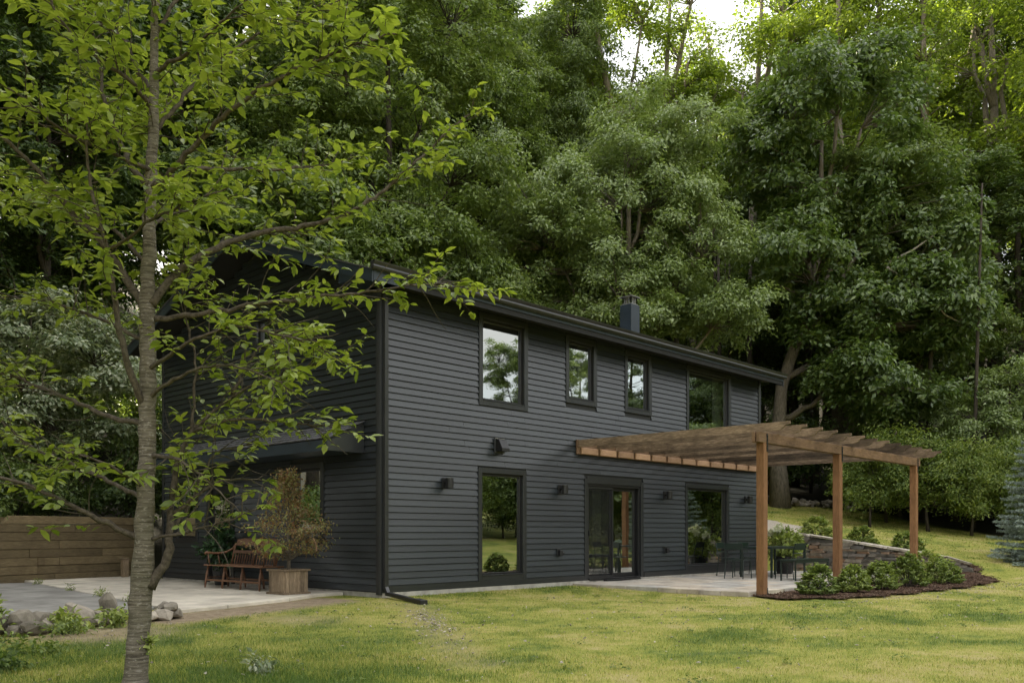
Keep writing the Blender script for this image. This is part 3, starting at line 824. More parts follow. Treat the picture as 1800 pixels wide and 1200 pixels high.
b.box(u0, u0 + fr_, .004, .026, z0 + .055, z1 - .06); b.box(u1 - fr_, u1, .004, .026, z0 + .055, z1 - .06); b.box(u0 + fr_, u1 - fr_, .006, .026, z0 + .055, z0 + .1); b.box(u0 + fr_, u1 - fr_, .006, .026, z1 - .1, z1 - .06)
b.build('screen_frame', M['gutter'], sd)
b = MB(); b.add([(u0 + fr_, .016, z0 + .1), (u1 - fr_, .016, z0 + .1), (u1 - fr_, .016, z1 - .1), (u0 + fr_, .016, z1 - .1)], [(0, 1, 2, 3)]); b.build('insect_screen', M['screen'], sd)
b = MB(); b.box(u0 + .005, u0 + .03, -.03, .003, 1.0, 1.12); b.build('handle', M['black_metal'], sd, bevel=.004)
b = MB(); b.box(6.2, 7.5, -.16, -.062, z0 - .018, z0 + .012); b.build('threshold', M['black_metal'], sd)
b = MB()
vs = []
for i in range(15):
    u = 6.25 + .33 * i / 14; vs += [(u, .3 + .03 * math.sin(i * 2.4), .06), (u, .3 + .03 * math.sin(i * 2.4), 2.1)]
b.add(vs, [(2 * i, 2 * i + 2, 2 * i + 3, 2 * i + 1) for i in range(14)]); b.build('curtain', M['curtain'], sd, smooth=True)
# gable entry door
b = MB(); gy0, gy1, gz0, gz1 = GW[2]
for (y0, y1, w0, w1) in ((gy0 - c, gy0 - .001, .0, gz1 + c), (gy1 + .001, gy1 + c, .0, gz1 + c), (gy0, gy1, gz1 + .004, gz1 + c)): b.box(-.044, -.002, y0, y1, w0, w1)
gd = b.build('entry_door', M['trim'], house, bevel=.003)
b = MB(); b.box(.03, .08, gy0 + .005, gy1 - .005, .025, gz1 - .005); b.build('door_leaf', M['sash'], gd)
b = MB(); b.box(.022, .029, gy0 + .16, gy1 - .16, 1.1, 1.9); b.build('pane', M['glass'], gd)
b = MB(); b.tube([(.03, gy0 + .1, 1.0), (-.03, gy0 + .1, 1.0)], .012, 8); b.tube([(-.03, gy0 + .1, 1.0), (-.03, gy0 + .22, 1.0)], .01, 8); b.build('handle', M['black_metal'], gd)

# main roof: two slopes with overhang
OV, OG = .52, .62
def roof_z(y): return ZT + .06 + PITCH * (y if y < RIDGE_Y else HD - y)
th = .17
roof = MB()
prof = [(-OV, roof_z(-OV)), (RIDGE_Y, roof_z(RIDGE_Y)), (HD + OV, roof_z(HD + OV)), (HD + OV, roof_z(HD + OV) + th), (RIDGE_Y, roof_z(RIDGE_Y) + th), (-OV, roof_z(-OV) + th)]
rf = MB().prism(prof, 'x', -OG + .03, HL + OG - .25).build('roof', M['soffit'], house)
up = MB(); e = .012
up.prism([(-OV - .05, roof_z(-OV - .05) + th + .003), (RIDGE_Y, roof_z(RIDGE_Y) + th + .003), (HD + OV + .05, roof_z(HD + OV + .05) + th + .003), (HD + OV + .05, roof_z(HD + OV + .05) + th + .02), (RIDGE_Y, roof_z(RIDGE_Y) + th + .02), (-OV - .05, roof_z(-OV - .05) + th + .02)], 'x', -OG - .02, HL + OG - .22)
up.build('roof_shingles', M['shingle'], rf)
# rake boards on both gable ends
for sx, x_ in ((-1, -OG), (1, HL + OG - .25)):
    b = MB()
    for (ya, yb) in ((-OV - .02, RIDGE_Y), (RIDGE_Y, HD + OV + .02)):
        za, zb = roof_z(ya) - .03, roof_z(yb) - .03
        b.prism([(ya, za), (yb, zb), (yb, zb + th + .028), (ya, za + th + .028)], 'x', x_ if sx > 0 else x_ - .0, x_ + .028)
    b.build('rake_board', M['fascia'], rf)
# boxed soffit, fascia, gutter along the front eave
b = MB(); b.box(-OG + .03, HL + OG - .26, -OV + .002, .0, ZT, ZT + .02); b.build('eave_soffit', M['soffit'], rf)
b = MB(); b.box(-OG + .03, HL + OG - .26, -OV - .022, -OV, ZT - .02, roof_z(-OV) + th); b.build('fascia', M['fascia'], rf)
# boxed return at the gable corner
b = MB(); b.prism([(-OV - .02, ZT - .01), (.42, ZT - .01), (.42, roof_z(.42) - .005), (-OV - .02, roof_z(-OV) - .005)], 'x', -OG + .035, -.035); b.build('eave_return', M['fascia'], rf)
gy = -OV - .024; gz = ZT + .17
gut = [(gy, gz), (gy, gz - .125), (gy - .07, gz - .125), (gy - .085, gz - .09), (gy - .075, gz - .06), (gy - .105, gz - .025), (gy - .112, gz), (gy - .104, gz), (gy - .098, gz - .02), (gy - .068, gz - .057), (gy - .076, gz - .09), (gy - .066, gz - .115), (gy - .008, gz - .115), (gy - .008, gz)]
G0, G1 = -OG - .03, HL + OG - .18
b = MB(); b.prism(gut, 'x', G0, G1); g_o = b.build('gutter', M['gutter'], house)
b = MB(); b.prism(gut[:7], 'x', G0 - .004, G0 - .001); b.prism(gut[:7], 'x', G1 + .001, G1 + .004); b.build('end_cap', M['gutter'], g_o)
for i in range(7):
    x = G0 + (G1 - G0) * (i + .5) / 7
    b = MB(); b.box(x, x + .02, gy - .106, gy, gz + .001, gz + .006); b.build('hanger', M['gutter'], g_o)
# downspout: gutter, corner, ground
dsp = MB()
def rect_tube(b, pts, w, d):
    pts = [Vector(p) for p in pts]
    for p, q in zip(pts[:-1], pts[1:]):
        t_ = (q - p).normalized(); s = t_.cross(Vector((0, 0, 1)) if abs(t_.z) < .95 else Vector((0, 1, 0))).normalized(); u_ = s.cross(t_)
        vs = [r_ + s * (w / 2 * a_) + u_ * (d / 2 * c_) for r_ in (p - t_ * .01, q + t_ * .01) for a_, c_ in ((-1, -1), (1, -1), (1, 1), (-1, 1))]
        b.add(vs, [(3, 2, 1, 0), (4, 5, 6, 7), (0, 1, 5, 4), (1, 2, 6, 5), (2, 3, 7, 6), (3, 0, 4, 7)])
rect_tube(dsp, [(.03, -.085, 5.18), (.03, -.085, .12)], .075, .075)
rect_tube(dsp, [(.03, -.56, 5.40), (.03, -.56, 5.32), (.03, -.085, 5.16)], .07, .07)
rect_tube(dsp, [(.03, -.085, .14), (.02, -.16, .03)], .07, .07)
ds = dsp.build('downspout', M['gutter'], house, bevel=.004)
b = MB(); rect_tube(b, [(.02, -.15, .03), (-.30, -1.35, -.03)], .09, .06); b.build('spout_extension', M['black_metal'], ds, bevel=.005)
b = MB(); rect_tube(b, [(-.27, -1.24, -.025), (-.34, -1.5, -.035)], .13, .085); b.build('spout_end', M['black_metal'], ds, bevel=.005)
for zc in (1.78, 3.9):
    b = MB(); b.box(-.013, .073, -.128, -.042, zc, zc + .03); b.build('strap', M['gutter'], ds)

# pent roof over the gable entrance
PY0, PY1 = .46, 7.3
pr = MB().prism([(-.78, 2.66), (-.03, 3.0), (-.03, 2.96), (-.78, 2.62)], 'y', PY0, PY1).build('pent_roof', M['sheath'], house)
b = MB(); b.box(-.80, -.775, PY0, PY1, 2.47, 2.655); b.box(-.774, -.03, PY0 + .03, PY1, 2.475, 2.49); b.build('fascia', M['fascia'], pr)
b = MB(); b.prism([(-.80, 2.47), (-.03, 2.47), (-.03, 2.955), (-.80, 2.615)], 'y', PY0 - .02, PY0 - .001); b.build('gable_cheek', M['trim'], pr)
sh = MB(); sh.box(-.11, .11, 0, .30, 0, .012); shm = sh.mesh('shingle', M['shingle'])
sl = math.atan2(.34, .75)
for r_ in range(5):
    y = PY0 - .03 + (.13 if r_ % 2 else 0)
    while y < PY1:
        ln = random.uniform(.2, .34)
        t_ = .04 + r_ * .16
        link('shingle', shm, pr, (-.80 + t_ * math.cos(sl) + .07, y, 2.675 + t_ * math.sin(sl) + .024 + r_ * .001), (0, -sl + .05 * 1, 0), (.95, (ln - .006) / .30, 1 + random.uniform(-.1, .5)))
        y += ln

# chimney
ch = MB(); cx_, cy_ = 9.9, 1.9
ch.box(cx_ - .19, cx_ + .19, cy_ - .19, cy_ + .19, 6.1, 7.13); ch_o = ch.build('chimney', M['fascia'], house, bevel=.01)
b = MB(); b.box(cx_ - .15, cx_ + .15, cy_ - .15, cy_ + .15, 7.131, 7.16)
for i in range(5):
    k = -.13 + .065 * i
    for (px_, py_) in ((k, -.13), (k, .13), (-.13, k), (.13, k)): b.box(cx_ + px_ - .011, cx_ + px_ + .011, cy_ + py_ - .011, cy_ + py_ + .011, 7.16, 7.33)
b.build('cap_cage', M['galv'], ch_o)
b = MB(); b.box(cx_ - .2, cx_ + .2, cy_ - .2, cy_ + .2, 7.331, 7.35); b.add([(cx_ - .2, cy_ - .2, 7.35), (cx_ + .2, cy_ - .2, 7.35), (cx_ + .2, cy_ + .2, 7.35), (cx_ - .2, cy_ + .2, 7.35), (cx_, cy_, 7.41)], [(0, 1, 4), (1, 2, 4), (2, 3, 4), (3, 0, 4)])
b.build('cap_lid', M['galv'], ch_o)

# ------------------------------------------------------------------ fixtures on the front wall
def wall_light(x, z, label):
    o = thing('wall_light', label, 'wall light', (x, -.036, z), group='wall lights on the front wall')
    b = MB(); b.box(-.085, .0, -.022, -.001, -.1, .1); b.build('back_plate', M['black_metal'], o, bevel=.004)
    b = MB(); b.box(-.05, -.02, -.10, -.022, -.02, .02); b.build('arm', M['black_metal'], o)
    b = MB(); b.prism([(.075 * math.cos(i * math.pi / 6) - .01, .075 * math.sin(i * math.pi / 6) - .13) for i in range(12)], 'z', -.09, .09); b.build('shade', M['black_metal'], o, smooth=False)
    b = MB(); b.prism([(.06 * math.cos(i * math.pi / 6) - .01, .06 * math.sin(i * math.pi / 6) - .13) for i in range(12)], 'z', .0905, .094); b.build('lens', M['galv'], o)
for x, lab in ((1.46, 'black cylinder wall light between the house corner and the tall lower window'), (4.74, 'black cylinder wall light beside the sliding door and the tall window'), (8.67, 'black cylinder wall light between the sliding door and the wide lower window'), (12.62, 'black cylinder wall light beyond the wide window above the patio chairs')):
    wall_light(x, 1.98, lab)
for x, lab in ((4.69, 'small black outlet box low on the wall before the sliding door'), (8.69, 'small black outlet box low on the wall past the sliding door')):
    o = thing('outlet_box', lab, 'outlet', (x, -.036, .66), group='outlet boxes low on the front wall')
    b = MB(); b.box(-.075, .055, -.02, -.001, -.075, .085); b.build('plate', M['trim'], o, bevel=.003)
    b = MB(); b.box(-.055, .035, -.095, -.021, -.07, .05); b.build('cover', M['black_metal'], o, bevel=.01)
    b = MB(); b.tube([(.01, -.06, -.02), (.085, -.06, -.02)], .028, 10); b.build('plug', M['black_metal'], o)
o = thing('vent_hood', 'square dark vent hood on the siding above the tall lower window', 'vent', (2.89, -.036, 2.77))
b = MB(); b.box(-.15, .13, -.025, -.001, -.15, .15); b.build('flange', M['trim'], o, bevel=.004)
b = MB(); b.prism([(-.026, .13), (-.10, .11), (-.19, -.06), (-.19, -.12), (-.026, -.12)], 'x', -.11, .1); b.build('hood', M['black_metal'], o, bevel=.005)
b = MB(); b.box(-.14, .12, -.035, -.026, .131, .142); b.build('drip_cap', M['galv'], o)

# ------------------------------------------------------------------ pergola
pg = thing('pergola', 'weathered cedar pergola on three posts with shaped rafter tails over the patio', 'pergola', (5.3, -4.28, -.12))
po = (5.3, -4.28, -.12)
def W(b):  # world -> local to the pergola
    b.v = [(p[0] - po[0], p[1] - po[1], p[2] - po[2]) for p in b.v]; return b
PW = .152
PYC = -4.28
posts = [5.45, 8.75, 13.22]
ZB = 2.72          # beam underside
for x in posts:
    b = MB(); b.box(x - PW / 2, x + PW / 2, PYC - PW / 2, PYC + PW / 2, -.45, ZB - .002); p_ = W(b).build('post', M['cedar_post'], pg, bevel=.006)
    b = MB(); b.box(x + PW / 2 - .05, x + PW / 2 + .004, PYC - PW / 2 - .006, PYC - PW / 2 - .001, ZB - .16, ZB + .17); W(b).build('bracket', M['black_metal'], p_)
    for zz in (ZB - .12, ZB - .06, ZB + .06, ZB + .12):
        b = MB(); b.tube([(x + PW / 2 - .023, PYC - PW / 2 - .005, zz), (x + PW / 2 - .023, PYC - PW / 2 - .018, zz)], .011, 6); W(b).build('bolt', M['black_metal'], p_)
b = MB(); b.box(5.45 + PW / 2 - .03, 5.45 + PW / 2 + .003, PYC - PW / 2 - .003, PYC + PW / 2 + .003, -.13, .06); W(b).build('stain_plate', M['black_metal'], pg)
for x0, x1 in ((5.2, 8.795), (8.80, 13.45)):
    for y0, y1 in ((PYC - PW / 2, PYC - .015), (PYC + .015, PYC + PW / 2)):
        b = MB(); b.box(x0, x1, y0, y1, ZB, ZB + .19); W(b).build('beam', M['cedar'], pg, bevel=.006)
b = MB(); b.box(5.25, 13.75, -.075, -.035, 2.76, 3.07); W(b).build('ledger', M['cedar'], pg, bevel=.004)
RZ = ZB + .192; RH = .15
tail = [(-.06 + .0, RZ), (PYC - .42, RZ)]
def rafter_prof():
    ye = PYC - .62
    pts = [(-.078, RZ + RH), (-.078, RZ)]
    pts += [(ye + .26, RZ)]
    for k in range(1, 6):
        a = k / 5 * math.pi / 2
        pts.append((ye + .26 - .16 * math.sin(a), RZ + .085 * (1 - math.cos(a))))
    pts += [(ye, RZ + .10), (ye, RZ + RH)]
    return pts
rm = MB().prism(rafter_prof(), 'x', 0, .04).mesh('rafter', M['cedar_grey'])
RX = [5.29 + .664 * i for i in range(13)]
for x in RX:
    link('rafter', rm, pg, (x - po[0], -po[1], -po[2] + random.uniform(-.004, .004)))
for x in RX[:-1]:
    b = MB(); b.box(x + .06, x + .64, -.125, -.077, 2.765, 2.905); W(b).build('blocking', M['cedar_pale'], pg, bevel=.012)

# ------------------------------------------------------------------ patio furniture
def mk_table(loc, rz):
    o = thing('patio_table', 'dark green metal patio table under the pergola', 'table', loc, rz)
    L, Wd, Hh = 1.8, .86, .735
    b = MB()
    for i in range(9):
        y = -Wd / 2 + .02 + i * (Wd - .04) / 9
        b = MB(); b.box(-L / 2 + .03, L / 2 - .03, y, y + (Wd - .04) / 9 - .008, Hh - .012, Hh); b.build('slat', M['green_metal'], o)
    b = MB(); b.box(-L / 2, L / 2, -Wd / 2, -Wd / 2 + .019, Hh - .045, Hh + .001); b.box(-L / 2, L / 2, Wd / 2 - .019, Wd / 2, Hh - .045, Hh + .001); b.box(-L / 2, -L / 2 + .029, -Wd / 2 + .02, Wd / 2 - .02, Hh - .045, Hh + .001); b.box(L / 2 - .029, L / 2, -Wd / 2 + .02, Wd / 2 - .02, Hh - .045, Hh + .001)
    b.build('apron', M['green_metal'], o, bevel=.003)
    for sx in (-1, 1):
        for sy in (-1, 1):
            x, y = sx * (L / 2 - .03), sy * (Wd / 2 - .03); b = MB(); b.box(x - .022, x + .022, y - .022, y + .022, 0, Hh - .046); b.build('leg', M['green_metal'], o)
    return o
def mk_chair(label, loc, rz):
    """faces local -y, back at +y"""
    o = thing('patio_chair', label, 'chair', loc, rz, 'green metal chairs round the patio table')
    w, d, h = .44, .42, .45
    for i in range(6):
        y = -d / 2 + i * d / 6; b = MB(); b.box(-w / 2 + .02, w / 2 - .02, y + .004, y + d / 6 - .004, h - .008 - .004 * math.sin(i * .6), h + .004 - .004 * math.sin(i * .6)); b.build('seat_slat', M['green_metal'], o)
    b = MB(); b.tube([(-w / 2, -d / 2, h - .01), (w / 2, -d / 2, h - .01), (w / 2, d / 2, h - .01), (-w / 2, d / 2, h - .01), (-w / 2, -d / 2, h - .01)], .012, 6); b.build('seat_frame', M['green_metal'], o)
    for sx in (-1, 1):
        b = MB(); b.tube([(sx * w / 2, -d / 2, h), (sx * (w / 2 + .015), -d / 2 - .02, 0)], .013, 6); b.build('leg', M['green_metal'], o)
        b = MB(); b.tube([(sx * (w / 2 + .01), d / 2 + .05, 0), (sx * w / 2, d / 2, h), (sx * w / 2, d / 2 + .05, .68), (sx * w / 2, d / 2 + .09, .83)], .013, 6); b.build('leg', M['green_metal'], o)
    b = MB(); b.box(-w / 2 + .012, w / 2 - .012, d / 2 + .06, d / 2 + .072, .68, .83); b.build('backrest', M['green_metal'], o, bevel=.004)
    b = MB(); b.tube([(-w / 2, d / 2 + .03, .60), (w / 2, d / 2 + .03, .60)], .01, 6); b.build('back_rail', M['green_metal'], o)
    return o
mk_table((10.85, -1.75, 0), 0)
mk_chair('green metal chair at the near end of the patio table by the wide window', (9.35, -1.62, 0), R(90) + R(6))
mk_chair('green metal chair with its back to the lawn at the patio table', (9.95, -2.62, 0), R(180) - R(8))
mk_chair('green metal chair on the house side of the patio table near the window', (10.35, -.85, 0), R(4))
mk_chair('green metal chair on the house side of the table by the hydrangea', (11.45, -.88, 0), R(-3))
o = thing('patio_bench', 'long dark green metal backless bench in front of the patio table', 'bench', (9.95, -3.0, 0))
L, d, h = 1.75, .38, .47
b = MB(); n = 12
vs = []
for i in range(n + 1):
    x = -L / 2 + L * i / n; s = .012 * math.sin(math.pi * i / n)
    vs += [(x, -d / 2, h + s), (x, d / 2, h + s), (x, d / 2, h - .03 + s), (x, -d / 2, h - .03 + s)]
fs = [(4 * i + k, 4 * i + (k + 1) % 4, 4 * i + 4 + (k + 1) % 4, 4 * i + 4 + k) for i in range(n) for k in range(4)] + [(0, 1, 2, 3), (4 * n + 3, 4 * n + 2, 4 * n + 1, 4 * n)]
b.add(vs, fs); b.build('seat', M['green_metal'], o)
b = MB(); b.box(-L / 2 + .01, L / 2 - .01, -d / 2 + .01, -d / 2 + .03, h - .075, h - .031); b.box(-L / 2 + .01, L / 2 - .01, d / 2 - .03, d / 2 - .01, h - .075, h - .031); b.build('rail', M['green_metal'], o)
for sx in (-1, 1):
    for sy in (-1, 1):
        x, y = sx * (L / 2 - .03), sy * (d / 2 - .02); b = MB(); b.box(x - .015, x + .015, y - .015, y + .015, 0, h - .032); b.build('leg', M['green_metal'], o)

# ------------------------------------------------------------------ spindle-back settle by the gable wall (local: length x, front -y)
o = thing('settle_bench', 'red-brown wooden spindle-back settle with curved arms by the gable wall', 'bench', (-.72, 3.28, .004), R(-90) + R(2))
Wm = M['bench']; L = 2.0
b = MB(); pr_ = [(-.27, .425), (-.275, .44), (-.255, .452), (.0, .437), (.22, .452), (.23, .44), (.22, .425)]
b.prism(pr_, 'x', -L / 2, L / 2); b.build('seat', Wm, o, bevel=.004)
for x in (-.92, -.31, .31, .92):
    for y, yt in ((-.27, -.21), (.24, .16)):
        b = MB(); b.tube([(x * 1.02, y, 0), (x * 1.01, y * .96, .12), (x, (y + yt) / 2, .25), (x, yt, .43)], [.017, .023, .026, .018], 8); b.build('leg', Wm, o, smooth=True)
b = MB(); b.box(-.93, .93, -.262, -.236, .135, .17); b.box(-.93, .93, .20, .222, .15, .18); b.build('stretcher', Wm, o)
for x in (-.92, .92):
    b = MB(); b.tube([(x, -.25, .2), (x, .21, .2)], .012, 6); b.build('side_stretcher', Wm, o)
ang = .22
def bk(x, z): return (x, .2 + (z - .44) * ang, z)
def board(b, x0, x1, z0, z1, t_=.02, arch=0):
    n = 16; vs = []
    for i in range(n + 1):
        x = x0 + (x1 - x0) * i / n; u = i / n; zz = z1 + arch * (1 if .08 < u < .92 else 0)
        for z_, dy in ((z0, 0), (zz, 0), (zz, t_), (z0, t_)):
            p = bk(x, z_); vs.append((p[0], p[1] + dy, p[2]))
    fs = [(4 * i + k, 4 * i + 4 + k, 4 * i + 4 + (k + 1) % 4, 4 * i + (k + 1) % 4) for i in range(n) for k in range(4)] + [(0, 1, 2, 3), (4 * n + 3, 4 * n + 2, 4 * n + 1, 4 * n)]
    b.add(vs, fs)
b = MB(); board(b, -.72, .72, .82, .94, .024, .022); b.build('crest_rail', Wm, o, bevel=.004)
b = MB(); board(b, -.76, .76, .665, .725); b.build('mid_rail', Wm, o, bevel=.003)
for x in (-.76, 0, .76):
    b = MB(); b.tube([bk(x * 1.0, .44), bk(x, .70), bk(x * .96, .86)], [.018, .018, .015], 8); b.build('back_post', Wm, o, smooth=True)
for i in range(17):
    x = -.68 + 1.36 * i / 16
    if abs(x) < .03: continue
    b = MB(); p0 = bk(x, .445); p1 = bk(x, .67); b.tube([(p0[0], p0[1] + .01, p0[2]), ((p0[0] + p1[0]) / 2, (p0[1] + p1[1]) / 2 + .01, .55), (p1[0], p1[1] + .01, p1[2])], [.007, .011, .007], 6); b.build('spindle', Wm, o)
for s in (-1, 1):
    b = MB(); b.tube([bk(s * .74, .86), (s * .80, .26, .76), (s * .88, .17, .69), (s * .94, .02, .665), (s * .97, -.14, .675), (s * .98, -.22, .68), (s * .98, -.25, .66)], [.014, .019, .021, .022, .024, .028, .024], 8); b.build('arm', Wm, o, smooth=True)
    for y in (-.17, .05): 
        b = MB(); b.tube([(s * .93, y, .45), (s * .955, y - .01, .55), (s * .965, y - .02, .665)], [.012, .018, .012], 8); b.build('arm_post', Wm, o, smooth=True)

# square plank planter
pl = thing('planter_box', 'square weathered plank planter box holding the small maple', 'planter', (-.93, 1.42, .004), R(2))
S = .23
for side in range(4):
    n = 6 if side in (0, 3) else 5
    for i in range(n):
        u0 = -S + 2 * S * i / n; u1 = -S + 2 * S * (i + 1) / n; b = MB(); t_ = random.uniform(-.003, .003)
        b.box(u0 + .0015, u1 - .0015, -S - .02 + t_, -S, .035, .40)
        a = side * math.pi / 2; ca, sa = math.cos(a), math.sin(a)
        b.v = [(p[0] * ca - p[1] * sa, p[0] * sa + p[1] * ca, p[2]) for p in b.v]; b.build('plank', M['box'], pl, bevel=.003)
for z0, z1, e in ((.0, .034, .045), (.401, .435, .045)):
    b = MB(); E_ = S + e; I_ = S - .03
    b.box(-E_, E_, -E_, -I_, z0, z1); b.box(-E_, E_, I_, E_, z0, z1); b.box(-E_, -I_, -I_ + .001, I_ - .001, z0, z1); b.box(I_, E_, -I_ + .001, I_ - .001, z0, z1); b.build('rim_frame', M['box'], pl, bevel=.004)
b = MB(); b.box(-S, S, -S, S, .05, .385); b.build('soil', M['mulch'], pl)

# pots
def pot(name, label, loc, r, h, mat):
    o = thing(name, label, 'pot', loc)
    b = MB(); b.lathe([(r * .72, 0), (r * .9, h * .5), (r, h), (r * .9, h), (r * .88, h - .04), (0.01, h - .04)], 20); b.build('vessel', mat, o, smooth=False)
    return o
pot('plant_pot', 'dark round pot holding the white hydrangea on the patio', (12.45, -1.25, -.004), .27, .46, M['black_metal'])
pot('plant_pot', 'dark tall pot with a leafy plant behind the wooden settle', (-.38, 4.75, .004), .17, .36, M['black_metal'])
pot('vase', 'pale vase of white flowers inside the sliding door', (7.25, 1.0, .52), .09, .25, M['curtain'])
st = thing('flower_stand', 'low wooden stand under the vase inside the sliding door', 'stand', (7.25, 1.0, .016))
b = MB(); b.box(-.25, .25, -.2, .2, .46, .5); b.build('top', M['bench'], st)
for sx in (-1, 1):
    for sy in (-1, 1): b = MB(); b.box(sx * .2 - .02, sx * .2 + .02, sy * .16 - .02, sy * .16 + .02, 0, .459); b.build('leg', M['bench'], st)
pot('plant_pot', 'small pale pot with a houseplant inside the wide lower window', (10.3, .55, .30), .09, .16, M['curtain'])
st = thing('plant_stand', 'low stand under the houseplant inside the wide lower window', 'stand', (10.3, .55, .016))
b = MB(); b.box(-.2, .2, -.15, .15, .25, .28); b.build('top', M['bench'], st)
for sx in (-1, 1):
    for sy in (-1, 1): b = MB(); b.box(sx * .16 - .02, sx * .16 + .02, sy * .11 - .02, sy * .11 + .02, 0, .249); b.build('leg', M['bench'], st)

# ------------------------------------------------------------------ foliage tools
def leaf_arrays(P, D, N, L, Wd, fold=.18, rnd=None, fine=False):
    """leaves as folded rhombi (or 8-triangle drooping blades when fine)"""
    n = len(P); D = norm(D); S = norm(np.cross(D, N)); U = np.cross(S, D)
    L = np.broadcast_to(np.asarray(L, float).reshape(-1, 1), (n, 1)); Wd = np.broadcast_to(np.asarray(Wd, float).reshape(-1, 1), (n, 1))
    if not fine:
        V = np.stack([P, P + D * L * .45 + S * Wd * .5 + U * fold * Wd, P + D * L - U * L * .12, P + D * L * .45 - S * Wd * .5 + U * fold * Wd], 1)
        f = np.array([(0, 1, 2), (0, 2, 3)]); k = 4
    else:
        dr = rng.uniform(.02, .28, (n, 1))
        def c(t): return P + D * L * t - U * L * dr * t * t
        V = np.stack([c(0), c(.28) + S * Wd * .40 + U * fold * Wd, c(.28), c(.28) - S * Wd * .40 + U * fold * Wd,
                      c(.62) + S * Wd * .44 + U * fold * Wd, c(.62), c(.62) - S * Wd * .44 + U * fold * Wd, c(1.0)], 1)
        f = np.array([(0, 1, 2), (0, 2, 3), (1, 4, 5), (1, 5, 2), (2, 5, 6), (2, 6, 3), (4, 7, 5), (5, 7, 6)]); k = 8
    F = (np.arange(n)[:, None, None] * k + f[None]).reshape(-1, 3)
    r = rng.random(n) if rnd is None else rnd
    return V.reshape(-1, 3), F, np.repeat(r, k)

def leaf_obj(name, P, D, N, L, Wd, mat, parent=None, fold=.18, fine=False, rnd=None):
    V, F, r = leaf_arrays(P, D, N, L, Wd, fold, rnd, fine)
    return link(name, np_mesh(name, V, F, mat, r), parent)

def sph(n, r=rng):
    return norm(r.normal(size=(n, 3)))

def curve(p0, p1, sag, n=6, wob=0.0):
    p0, p1 = np.array(p0, float), np.array(p1, float); t = np.linspace(0, 1, n)[:, None]
    out = p0 + (p1 - p0) * t; out[:, 2] += sag * 4 * (t * (1 - t))[:, 0]
    if wob: out[1:-1] += rng.normal(0, wob, (n - 2, 3))
    return out

